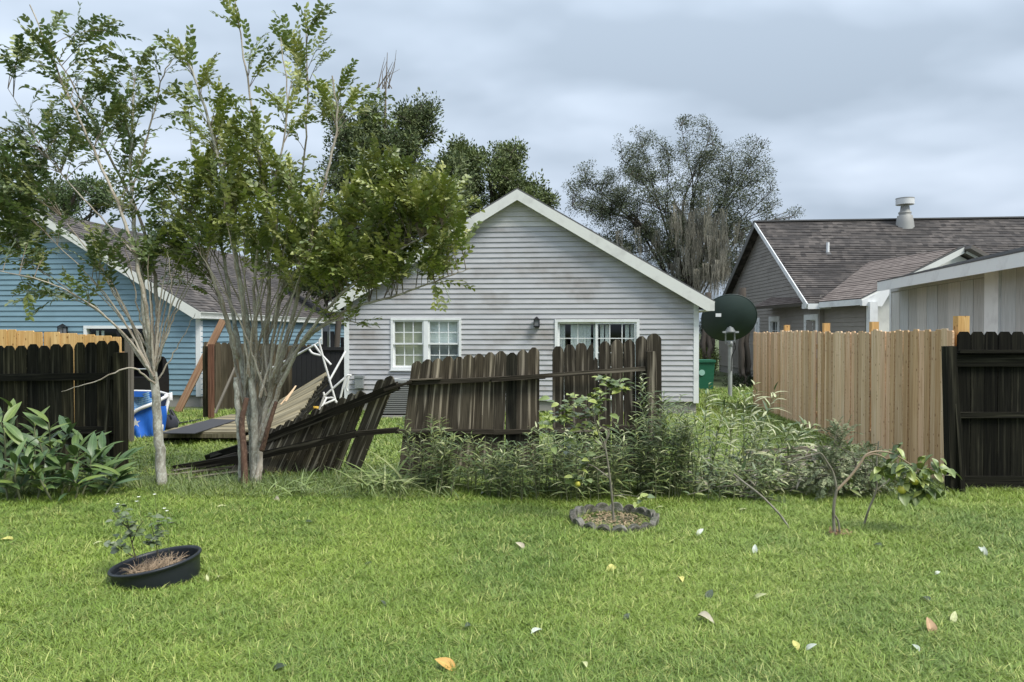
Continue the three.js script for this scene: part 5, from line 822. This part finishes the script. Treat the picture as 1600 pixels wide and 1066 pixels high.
{ // strap leaved lily
  const t = thing('strap_leaved_plant', 'arching pale strap leaved plant between the fallen and the standing fence', 'plant', G(592, 768)), kinds = leafKinds(4, 0.62, 0.032, { droop: 0.75, fold: 0.4, peak: 0.3 }, 5), R = rng(43);
  for (let k = 0; k < 44; k++) { const b = G(560 + R() * 75, 762 + R() * 14), a = R() * 6.283; putLeaf(t, kinds[k % 4], M.lily[k % 3 === 0 ? 1 : 0], aim(b, V3(Math.cos(a) * (0.35 + R() * 0.5), 1, Math.sin(a) * 0.6 + 0.1), V3(-Math.cos(a), 0.4, -Math.sin(a)), (R() - 0.5) * 0.6, 0.5 + R() * 0.6)); }
  const t2 = thing('strap_leaved_plant', 'low tuft of strap leaves at the foot of the many stemmed tree', 'plant', G(450, 775)); for (let k = 0; k < 26; k++) { const b = G(415 + R() * 80, 766 + R() * 14), a = R() * 6.283; putLeaf(t2, kinds[k % 4], M.lily[0], aim(b, V3(Math.cos(a) * (0.5 + R() * 0.5), 0.9, Math.sin(a) * 0.6 + 0.1), V3(-Math.cos(a), 0.4, -Math.sin(a)), (R() - 0.5) * 0.6, 0.3 + R() * 0.35)); }
}
// tall narrow leaved weeds
const weedMats = [[0.16, 0.205, 0.065], [0.115, 0.165, 0.05], [0.24, 0.28, 0.095], [0.08, 0.125, 0.042], [0.42, 0.44, 0.24]].map(([r, g, b]) => leafMat({ color: C(r, g, b), roughness: 0.45, transmission: 0.15 }));
function weedClump(label, px, py, spreadPx, n, h0, h1, seed, o = {}) {
  const t = thing('weed_clump', label, 'weeds', G(px, py), o.group ?? 'weeds along the broken fence'), R = rng(seed), sets = weedMats.map(() => new MB());
  for (let i = 0; i < n; i++) {
    const b = G(px + (R() * 2 - 1) * spreadPx, py + (R() * 2 - 1) * (o.dy ?? 10)), h = lerp(h0, h1, R()), lean = V3((R() - 0.5) * 0.5 + (o.lean ?? 0), 0, (R() - 0.5) * 0.4), top = b.clone().add(V3(lean.x * h, h, lean.z * h)), pts = curve([b, b.clone().lerp(top, 0.5).add(V3(-lean.x * h * 0.12, 0.02, 0)), top], 7);
    part(t, 'stem', new MB().tube(pts, [0.0055, 0.002], 4).build(), M.stem);
    const m = Math.round(h * (o.dens ?? 46)), cvv = (s) => { const f = s * 7, k = Math.min(6, Math.floor(f)); return pts[k].clone().lerp(pts[k + 1], f - k); };
    for (let k = 0; k < m; k++) { const s = clamp(0.12 + 0.88 * (k + R()) / m), a = k * 2.4 + R(), l = (o.len ?? 0.145) * (0.6 + R() * 0.7) * (s > 0.9 ? 0.7 : 1), upy = 0.35 + s * 0.7 + (R() - 0.5) * 0.5; sets[R() < (o.pale ?? 0.1) ? 4 : Math.floor(R() * 4)].leaf(aim(cvv(s), V3(Math.cos(a) + (o.wind ?? 0), upy, Math.sin(a)), V3(0, 1, 0.2), (R() - 0.5)), l, (o.wid ?? 0.017) * (0.7 + R() * 0.6), { rows: 4, fold: 0.35, droop: 0.2 + R() * 0.6, peak: 0.35 }); }
  }
  sets.forEach((s, i) => { if (s.n) part(t, 'leaves', s.build(), weedMats[i]).userData.kind = 'stuff'; });
}
[[668, 768, 26, 15, 0.45, 0.85, 'leafy weeds against the left end of the leaning fence run'], [715, 772, 30, 17, 0.4, 0.72, 'weeds below the second fence rail, left of the black picket'], [765, 774, 30, 18, 0.35, 0.62, 'weeds in front of the black stained picket'], [812, 776, 30, 18, 0.35, 0.62, 'weeds just left of the gap in the fence'], [858, 778, 30, 18, 0.4, 0.75, 'weeds in front of the gap in the fence'], [905, 780, 30, 20, 0.4, 0.75, 'dense weeds behind the small fruit tree, on its left'], [952, 778, 30, 20, 0.4, 0.72, 'dense weeds right behind the ringed fruit tree'], [998, 776, 28, 20, 0.45, 0.9, 'weeds in front of the tall end post of the broken fence'], [1038, 774, 26, 22, 0.7, 1.3, 'tallest weeds just right of the broken fence end'], [1075, 772, 26, 18, 0.6, 1.12, 'tall weeds below the right corner of the grey house']].forEach(([px, py, sp, n, a, b, lab], i) => weedClump(lab, px, py, sp, n, a, b, 300 + i));
weedClump('loose tall grassy weeds left of the new fence, in front of the dish', 1135, 765, 44, 17, 0.7, 1.2, 321, { lean: 0.22, wind: 0.7, len: 0.19, wid: 0.024, dens: 25, pale: 0.45 });
weedClump('bent pale weeds leaning right towards the new fence', 1190, 760, 40, 8, 0.4, 0.8, 322, { lean: 0.45, wind: 0.8, len: 0.19, wid: 0.028, dens: 30, pale: 0.4 });
weedClump('low weeds at the left end of the brush heap', 1150, 778, 50, 22, 0.25, 0.5, 323, { lean: 0.1 });
weedClump('single tall bleached weed in front of the dish pole', 1140, 745, 3, 2, 1.05, 1.2, 324, { lean: 0.3, wind: 0.7, len: 0.14, dens: 24, pale: 0.9 });
{ // brush heap and small leaved bush on it
  const t = thing('brush_heap', 'heap of cut branches and dry leaves in front of the new fence', 'brush', G(1270, 770)), R = rng(51), twigs = new MB(), bits = weedMats.map(() => new MB()), dry = new MB();
  for (let i = 0; i < 130; i++) { const b = G(1110 + R() * 290, 745 + R() * 38), hgt = 0.34 * Math.exp(-(((b.x - G(1270, 770).x) / 1.0) ** 2)), p = b.clone().setY(0.02 + R() * hgt), a = R() * 6.283, l = 0.25 + R() * 0.55, q = p.clone().add(V3(Math.cos(a) * l, (R() - 0.35) * 0.2, Math.sin(a) * l * 0.5)); q.y = Math.max(0.02, q.y); const mid = p.clone().lerp(q, 0.5).add(V3(0, 0.03, 0)); twigs.tube([p, mid, q], [0.007, 0.003], 4, false);
    for (let k = 0; k < 7; k++) { const pos = p.clone().lerp(q, R()), dr = V3(R() - 0.5, R() * 0.6 - 0.1, R() - 0.5); (R() < 0.18 ? dry : bits[Math.floor(R() * 5)]).leaf(aim(pos, dr, V3(R() - 0.5, 1, 0.4), R() - 0.5), 0.08 + R() * 0.07, 0.025 + R() * 0.02, { rows: 3, droop: R() * 0.6, fold: 0.3 }); } }
  part(t, 'branches', twigs.build(), M.greyStem).userData.kind = 'stuff'; bits.forEach((b, i) => part(t, 'leaves', b.build(), weedMats[i]).userData.kind = 'stuff'); part(t, 'dry_leaves', dry.build(), std({ color: C(0.34, 0.31, 0.24), roughness: 0.8 })).userData.kind = 'stuff';
  for (const [a, b] of [[[1165, 735], [1262, 733]], [[1230, 728], [1300, 731]], [[1180, 752], [1290, 742]]]) beam(t, 'board', G(...a).setY(0.22), G(...b).setY(0.25), 0.09, 0.018, M.oldWoods[1], V3(0, 1, 0.5));
  const bush = thing('small_leaved_bush', 'small leaved green bush behind the bent fruit tree', 'bush', G(1330, 775)), base = G(1330, 772), limbs = []; for (let k = 0; k < 9; k++) limbs.push({ r: [0.01, 0.003], p: [base.clone().add(V3((R() - 0.5) * 0.2, 0, (R() - 0.5) * 0.1)), P(1330 + (R() - 0.5) * 90, 725, 7.95 + (R() - 0.5) * 0.3), P(1330 + (R() - 0.5) * 150, 680 + R() * 40, 7.95 + (R() - 0.5) * 0.5)], name: 'stem', from: 0.2 });
  tree(bush, { seed: 71, bark: M.greyStem, geos: [1, 2].map((s) => sprig(s * 23, { len: 0.14, pairs: 6, leaf: [0.03, 0.015] })), mat: M.leafDull, colors: [[0.13, 0.16, 0.07], [0.1, 0.13, 0.055], [0.22, 0.24, 0.12]], limbs, blobs: [[1330, 728, 58, 38, 7.9, 0.3, 62], [1312, 678, 20, 16, 7.9, 0.12, 14], [1290, 752, 50, 24, 7.8, 0.3, 32], [1375, 752, 45, 23, 7.8, 0.25, 24]], twigR: [0.004, 0.0015], every: 0.07, size: [0.8, 1.3], low: 0.1 });
}

M.edging = [[0.15, 0.14, 0.12], [0.2, 0.19, 0.165], [0.11, 0.10, 0.085]].map(([r, g, b], i) => std({ roughness: 0.95, map: scaled(tex(128, 128, (u, v) => mix3([r, g, b], [r * 0.4, g * 0.45, b * 0.35], clamp((fbm(u * 8, v * 8, 8, 8, 840 + i, 4) - 0.45) * 4)), true), 0.3, 0.3), bumpMap: scaled(bumpTex(845 + i, 24, 24), 0.2, 0.2), bumpScale: 0.006 }));
M.chips = tint(M.deckWood, 1.35, 1.2, 1.1); M.tub = std({ color: C(0.012, 0.015, 0.02), roughness: 0.42 }); M.soil = std({ color: C(0.07, 0.05, 0.035), roughness: 1 });
M.citrusBark = std({ color: C(0.27, 0.2, 0.13), roughness: 0.7 }); M.roseStem = std({ color: C(0.06, 0.05, 0.03), roughness: 0.8 }); M.petal = std({ color: C(0.75, 0.75, 0.68), roughness: 0.7 });
M.fallen = [[0.42, 0.44, 0.22], [0.46, 0.5, 0.43], [0.5, 0.29, 0.07], [0.045, 0.065, 0.035], [0.42, 0.27, 0.15], [0.42, 0.38, 0.28], [0.5, 0.46, 0.14]].map(([r, g, b], i) => std({ map: leafTex([r * 0.75, g * 0.75, b * 0.7], [r, g, b], 731 + i), roughness: 0.65 }));

// ---------- small things on the lawn ----------
const citrusKinds = leafKinds(4, 0.095, 0.05, { droop: 0.3, fold: 0.35, peak: 0.45 }, 9);
function citrusLeaves(t, at, n, R, spread, droopy, sc = 1) { n = Math.round(n * 1.4); for (let k = 0; k < n; k++) { const p = at.clone().add(V3((R() - 0.5) * spread, (R() - 0.5) * spread * 0.7, (R() - 0.5) * spread)), a = R() * 6.283; putLeaf(t, citrusKinds[k % 4], M.citrus[R() < 0.35 ? 1 : R() < 0.6 ? 0 : 2], aim(p, V3(Math.cos(a), droopy + (R() - 0.5) * 0.8, Math.sin(a)), V3(0, 1, 0.3), (R() - 0.5) * 0.9, sc * (0.7 + R() * 0.6))); } }
const branch = (t, pts, r0, r1, name = 'branch', mat = M.greyStem) => part(t, name, new MB().tube(curve(pts, pts.length * 5), [r0, r1], 7).build(), mat);
{ // young fruit tree in a ring of scalloped edging
  const d = -RING.z, t = thing('fruit_tree', 'spindly young fruit tree growing inside the scalloped edging ring', 'tree', RING.clone()), R = rng(81), q = (a, b, z = 0) => P(a, b, d + z);
  branch(t, [RING.clone().setY(-0.02), q(956, 770), q(953, 745), q(947, 705), q(944, 690)], 0.012, 0.009, 'trunk');
  branch(t, [q(953, 748), q(940, 738), q(925, 728), q(907, 725)], 0.008, 0.004); branch(t, [q(945, 702), q(925, 685), q(905, 668), q(880, 650)], 0.008, 0.003); branch(t, [q(944, 695), q(952, 675), q(935, 665), q(910, 650)], 0.007, 0.003); branch(t, [q(945, 700, 0.05), q(952, 670, 0.1), q(962, 640, 0.1), q(958, 605, 0.1)], 0.007, 0.003); branch(t, [q(944, 700, -0.1), q(930, 660, -0.15), q(925, 630, -0.15)], 0.006, 0.003); branch(t, [q(955, 776), q(975, 774), q(1000, 777)], 0.004, 0.002); branch(t, [q(946, 712), q(915, 718), q(880, 700), q(860, 680)], 0.006, 0.003); branch(t, [q(920, 728), q(908, 740), q(903, 752)], 0.004, 0.002);
  for (const [a, b, n, s, z = 0] of [[880, 640, 13, 0.28], [905, 632, 14, 0.25], [925, 620, 12, 0.2, -0.15], [935, 640, 12, 0.22, 0.05], [958, 603, 10, 0.14, 0.1], [945, 592, 5, 0.1, 0.1], [975, 605, 5, 0.1, 0.1], [862, 655, 9, 0.2], [905, 660, 10, 0.25], [935, 668, 6, 0.2], [905, 700, 8, 0.3], [880, 690, 8, 0.25], [910, 725, 5, 0.15], [898, 748, 5, 0.07], [912, 752, 4, 0.06], [1005, 782, 3, 0.08]]) citrusLeaves(t, q(a, b, z), Math.round(n * 1.4), R, s, 0.15);
  { const p = q(903, 757, -0.03); part(t, 'fruit', new THREE.SphereGeometry(0.026, 16, 12).translate(p.x, p.y, p.z), M.fruit); }
  // scalloped blocks: short half barrels set side by side, leaning slightly outwards
  const e = thing('edging_ring', 'ring of grey scalloped edging blocks around the young fruit tree', 'edging', RING.clone()), n = 17, rr = 0.365;
  const sh = new THREE.Shape(); sh.moveTo(-0.066, -0.03); sh.lineTo(0.066, -0.03); sh.lineTo(0.066, 0.035); sh.absarc(0, 0.035, 0.066, 0, Math.PI, false); sh.lineTo(-0.066, -0.03);
  const bg = new THREE.ExtrudeGeometry(sh, { depth: 0.045, bevelEnabled: true, bevelSize: 0.006, bevelThickness: 0.006, bevelSegments: 2, curveSegments: 10 }).translate(0, 0, -0.02);
  for (let k = 0; k < n; k++) { const a = k / n * 6.283 + 0.1, m = shadows(new THREE.Mesh(bg, M.edging[k % 3])); m.name = 'edging_block'; m.position.set(Math.cos(a) * rr, -0.022 - 0.028 * Math.max(0, Math.sin(a)) + R() * 0.02, Math.sin(a) * rr); m.rotation.set(0.16 + (R() - 0.5) * 0.15, Math.PI / 2 - a, (R() - 0.5) * 0.14, 'YXZ'); e.add(m); }
  const chips = new MB(), Rc = rng(83); for (let k = 0; k < 420; k++) { const a = Rc() * 6.283, r = 0.32 * Math.sqrt(Rc()), l = 0.012 + Rc() * 0.03; chips.box(0.006 + Rc() * 0.01, l, 0.003, along(V3(RING.x + Math.cos(a) * r, 0.012 + Rc() * 0.012, RING.z + Math.sin(a) * r), V3(Rc() - 0.5, (Rc() - 0.5) * 0.5, Rc() - 0.5), V3(0, 1, 0.2)), Rc(), Rc()); }
  const mu = part(null, 'wood_chips', chips.build(), M.chips); meta(mu, 'pale wood chip mulch inside the scalloped edging ring', 'mulch', null, 'stuff');
}
{ // bent broken fruit tree
  const d = -CITRUS2.z, t = thing('fruit_tree', 'bent bare stemmed fruit tree with drooping leaves in front of the new fence', 'tree', CITRUS2.clone()), R = rng(85), q = (a, b, z = 0) => P(a, b, d + z);
  branch(t, [CITRUS2.clone().setY(-0.02), q(1304, 810), q(1305, 785), q(1309, 765)], 0.014, 0.012, 'trunk'); branch(t, [q(1314, 836), q(1311, 815), q(1306, 806)], 0.009, 0.008, 'trunk');
  branch(t, [q(1309, 767), q(1303, 740), q(1293, 722), q(1283, 709), q(1276, 710), q(1255, 716), q(1232, 727)], 0.011, 0.004); branch(t, [q(1308, 768), q(1330, 745), q(1345, 725), q(1355, 711), q(1370, 706), q(1392, 708), q(1408, 716), q(1425, 727)], 0.012, 0.006, 'branch', M.citrusBark); branch(t, [q(1352, 714), q(1366, 710), q(1380, 714), q(1394, 724)], 0.009, 0.005, 'branch', M.citrusBark); branch(t, [q(1346, 842, 0.3), q(1358, 800, 0.3), q(1371, 765, 0.3), q(1371, 725, 0.3), q(1374, 690, 0.3)], 0.01, 0.006); branch(t, [q(1370, 768, 0.3), q(1385, 755, 0.3), q(1396, 745, 0.3)], 0.006, 0.003);
  branch(t, [q(1408, 716), q(1400, 700), q(1395, 692)], 0.004, 0.002); branch(t, [q(1425, 727), q(1442, 735), q(1466, 726)], 0.005, 0.002); branch(t, [q(1410, 718), q(1412, 740), q(1415, 762)], 0.005, 0.002); branch(t, [q(1430, 730), q(1445, 750), q(1450, 765)], 0.004, 0.002);
  for (const [a, b, n, s] of [[1402, 700, 6, 0.12], [1395, 735, 10, 0.2], [1420, 740, 18, 0.26], [1440, 745, 16, 0.24], [1452, 722, 8, 0.16], [1470, 735, 6, 0.14], [1420, 765, 10, 0.14], [1435, 770, 8, 0.16], [1455, 765, 7, 0.14], [1405, 725, 8, 0.16], [1385, 740, 6, 0.14], [1475, 765, 2, 0.08]]) citrusLeaves(t, q(a, b), n, R, s, -0.6, 1.15);
  for (const [a, b] of [[1411, 766], [1431, 752]]) { const p = q(a, b, -0.05); part(t, 'fruit', new THREE.SphereGeometry(0.036, 16, 12).translate(p.x, p.y, p.z), M.fruit); }
  const st = G(1235, 828), en = P(1147, 742, 7.2); single('fallen_branch', 'thin bare branch sticking out of the brush heap onto the lawn', 'branch', new MB().tube(curve([st.clone().setY(0.01), P(1218, 803, 6.75), P(1190, 775, 6.95), P(1168, 758, 7.1), en], 16), [0.009, 0.012], 7).build(), M.greyStem, st.clone());
  const dirt = new MB(), Rd = rng(87); for (let k = 0; k < 70; k++) { const a = Rd() * 6.283, r = 0.11 * Math.sqrt(Rd()); dirt.leaf(aim(V3(CITRUS2.x + 0.04 + Math.cos(a) * r, 0.025 + Rd() * 0.02, CITRUS2.z + Math.sin(a) * r), V3(Rd() - 0.5, 0.1, Rd() - 0.5)), 0.03, 0.015, { rows: 2 }); } meta(part(null, 'leaf_litter', dirt.build(), std({ color: C(0.2, 0.1, 0.055) })), 'reddish leaf litter at the foot of the bent fruit tree', 'leaf litter', null, 'stuff');
}
{ // low black tub with two rose like plants
  const R = rng(91), t = thing('planter_tub', 'wide low black plastic tub sunk tilted in the lawn', 'planter', POT.clone()), d = -POT.z;
  const tilt = new THREE.Matrix4().makeRotationZ(0.15).multiply(new THREE.Matrix4().makeRotationX(0.02)).premultiply(new THREE.Matrix4().makeTranslation(POT.x, 0.015, POT.z));
  const prof = (l) => l.map(([a, b]) => new THREE.Vector2(a, b));
  part(t, 'tub', new THREE.LatheGeometry(prof([[0.272, -0.06], [0.288, 0.06], [0.292, 0.095], [0.304, 0.1], [0.307, 0.112], [0.302, 0.12], [0.286, 0.12], [0.28, 0.1], [0.27, 0.0], [0.262, -0.06]]), 56).applyMatrix4(tilt), M.tub);
  const t2 = new THREE.Matrix4().makeRotationZ(0.1).premultiply(new THREE.Matrix4().makeTranslation(POT.x - 0.03, 0.0, POT.z + 0.02)); part(t, 'inner_rim', new THREE.LatheGeometry(prof([[0.235, 0.0], [0.243, 0.085], [0.252, 0.09], [0.252, 0.1], [0.235, 0.1], [0.225, 0.0]]).map((q) => new THREE.Vector2(q.x * 0.97, q.y - 0.025)), 48).applyMatrix4(t2), M.tub);
  { const g = new THREE.CircleGeometry(0.232, 40, 0, 6.283); g.rotateX(-Math.PI / 2); part(t, 'soil', g.applyMatrix4(new THREE.Matrix4().makeRotationZ(0.1).premultiply(new THREE.Matrix4().makeTranslation(POT.x - 0.03, 0.035, POT.z + 0.02))), M.soil); }
  const straw = new MB(); for (let k = 0; k < 330; k++) { const a = R() * 6.283, r = 0.165 * Math.sqrt(R()), p = V3(POT.x - 0.01 + Math.cos(a) * r, 0.055 + R() * 0.035 + 0.12 * Math.cos(a) * r, POT.z + Math.sin(a) * r * 0.8), dr = V3(R() - 0.5, (R() - 0.3) * 0.5, R() - 0.5).normalize(); straw.tube([p, p.clone().addScaledVector(dr, 0.05).add(V3(0, 0.012, 0)), p.clone().addScaledVector(dr, 0.1)], [0.0018, 0.0008], 3, false); } part(t, 'straw', straw.build(), std({ color: C(0.36, 0.27, 0.18), roughness: 0.9 })).userData.kind = 'stuff';
  const kinds = leafKinds(4, 0.055, 0.04, { droop: 0.25, fold: 0.25, peak: 0.5 }, 12), q = (a, b, z = 0) => P(a, b, d + z);
  const rose = (label, stems, tufts) => { const s = thing('rose_plant', label, 'plant', q(stems[0][0][0], stems[0][0][1])); for (const l of stems) branch(s, l.map((p) => q(...p)), 0.0045, 0.002, 'stem', M.roseStem); for (const [a, b, n, sp] of tufts) for (let k = 0; k < n; k++) { const p = q(a, b).add(V3((R() - 0.5) * sp, (R() - 0.5) * sp * 0.7, (R() - 0.5) * sp)), an = R() * 6.283; putLeaf(s, kinds[k % 4], M.rose[R() < 0.6 ? 0 : 1], aim(p, V3(Math.cos(an), (R() - 0.4) * 0.8, Math.sin(an)), V3(0, 1, 0.4), (R() - 0.5), 0.7 + R() * 0.7)); } };
  rose('taller dark leaved rose cutting on the left side of the black tub', [[[211, 878], [204, 850], [199, 825], [195, 806]], [[204, 850], [212, 830], [222, 815]], [[208, 872], [192, 862], [180, 852]], [[200, 828], [186, 815], [176, 804]]], [[200, 830, 9, 0.1], [206, 822, 9, 0.1], [188, 815, 10, 0.12], [196, 803, 9, 0.12], [176, 848, 9, 0.12], [194, 860, 7, 0.1], [210, 838, 6, 0.08], [183, 795, 5, 0.1]]);
  rose('smaller leafy rose cutting near the back of the black tub', [[[244, 872, 0.08], [243, 850, 0.08], [246, 818, 0.08]], [[243, 845, 0.08], [238, 835, 0.08], [233, 815, 0.08]]], [[240, 845, 9, 0.08], [246, 832, 9, 0.09], [248, 817, 9, 0.1], [236, 850, 7, 0.07], [232, 808, 4, 0.08]]);
  const bloom = new MB(); for (const [a, b] of [[182, 789], [215, 778], [212, 785], [240, 774], [255, 796], [259, 800]]) for (let k = 0; k < 5; k++) bloom.leaf(aim(q(a, b, 0.1), V3(Math.cos(k * 1.26), 0.5, Math.sin(k * 1.26))), 0.016, 0.012, { rows: 2, droop: 0.1 }); const bl = thing('tiny_blossoms', 'tiny white weed blossoms above the black tub', 'flowers', q(215, 790, 0.1)); part(bl, 'petals', bloom.build(), M.petal); for (const [a, b] of [[182, 789], [215, 778], [240, 774], [257, 798]]) branch(bl, [q(a, b, 0.1), q(a + 4, b + 40, 0.12), q(a + 6, 900, 0.15)], 0.0012, 0.0015, 'stem', M.stem);
}
// fallen leaves and scraps on the lawn: [px, py, size in m, kind, tilt, label]
const fallen = [[698, 1054, 0.12, 2, 'big ochre fallen leaf at the bottom edge of the photo'], [430, 1056, 0.09, 3, 'dark grey green fallen leaf at the bottom edge, left of the ochre leaf'], [1457, 993, 0.11, 4, 'crumpled tan fallen leaf at the lower right'], [1494, 977, 0.11, 0, 'long pale fallen leaf beside the crumpled tan leaf'], [1095, 840, 0.1, 1, 'white upturned leaf left of the bent fruit tree'], [1181, 868, 0.1, 1, 'pale bluish upturned leaf below the bent fruit tree'], [1536, 866, 0.1, 1, 'upper of the two pale leaves lying together at the right'], [1542, 873, 0.09, 1, 'lower of the two pale leaves lying together at the right'], [1186, 943, 0.1, 0, 'square pale green fallen leaf right of centre'], [1104, 978, 0.11, 5, 'crumpled whitish dry leaf right of centre'], [956, 895, 0.11, 6, 'pale yellow fallen leaf in the middle of the lawn'], [813, 861, 0.09, 5, 'small curled beige leaf left of the edging ring'], [838, 996, 0.08, 1, 'white and dark curled scrap in the lower middle'], [1269, 1025, 0.07, 1, 'small white scrap at the lower right'], [1246, 1022, 0.07, 6, 'small yellowish leaf beside the white scrap'], [1065, 912, 0.09, 6, 'yellow green leaf standing in the grass below the ring'], [733, 990, 0.07, 3, 'dark green leaf in the lower middle of the lawn'], [572, 890, 0.06, 3, 'dark green leaf left of the middle'], [1372, 858, 0.1, 3, 'dark green leaf right of the bent fruit tree foot'], [430, 785, 0.11, 5, 'brown leaf at the edge of the long grass'], [345, 797, 0.09, 0, 'pale leaf at the edge of the long grass, left'], [340, 910, 0.06, 0, 'pale leaf right of the black tub'], [322, 914, 0.06, 0, 'pale leaf touching the black tub side'], [480, 822, 0.07, 3, 'dark leaf left of the middle near the long grass'], [1450, 945, 0.08, 3, 'dark leaf at the right of the lawn'], [1110, 940, 0.09, 3, 'dark twiggy leaf left of the pale square leaf'], [1468, 904, 0.06, 1, 'tiny pale leaf at the right'], [755, 775, 0.09, 1, 'pale leaf at the foot of the weeds'], [1030, 800, 0.09, 0, 'pale leaf right of the edging ring'], [1434, 1024, 0.07, 1, 'whitish scrap at the lower right, near the tan leaf'], [10, 850, 0.09, 6, 'yellowish leaf at the left edge'], [150, 855, 0.07, 0, 'pale leaf left of the black tub'], [600, 955, 0.05, 3, 'small dark leaf in the lower left middle'], [980, 975, 0.06, 3, 'small dark leaf below the yellow leaf'], [915, 1052, 0.08, 0, 'pale green leaf near the bottom, right of the ochre leaf'], [1160, 802, 0.09, 0, 'pale leaf in front of the brush heap']];
fallen.forEach(([px, py, s, k, label], i) => { const R = rng(900 + i), p = G(px, py).setY(0.038 + R() * 0.012), m = new MB().leaf(aim(p, V3(R() - 0.5, 0.12 + R() * 0.35, R() - 0.5), V3((R() - 0.5) * 0.5, 1, 0.35), (R() - 0.5) * 0.6).multiply(new THREE.Matrix4().makeTranslation(0, 0, -s / 2)), s, s * 0.9 * (k === 0 ? 0.38 : k === 1 ? 0.46 : 0.6), { rows: 6, fold: k === 4 || k === 5 ? 0.9 : k === 1 ? 0.75 : 0.45, droop: 0.25 + R() * 0.4, peak: 0.45 }); single('fallen_leaf', label, 'leaf', m.build(), M.fallen[k], p, 'leaves fallen on the lawn'); });

renderer.render(scene, camera);
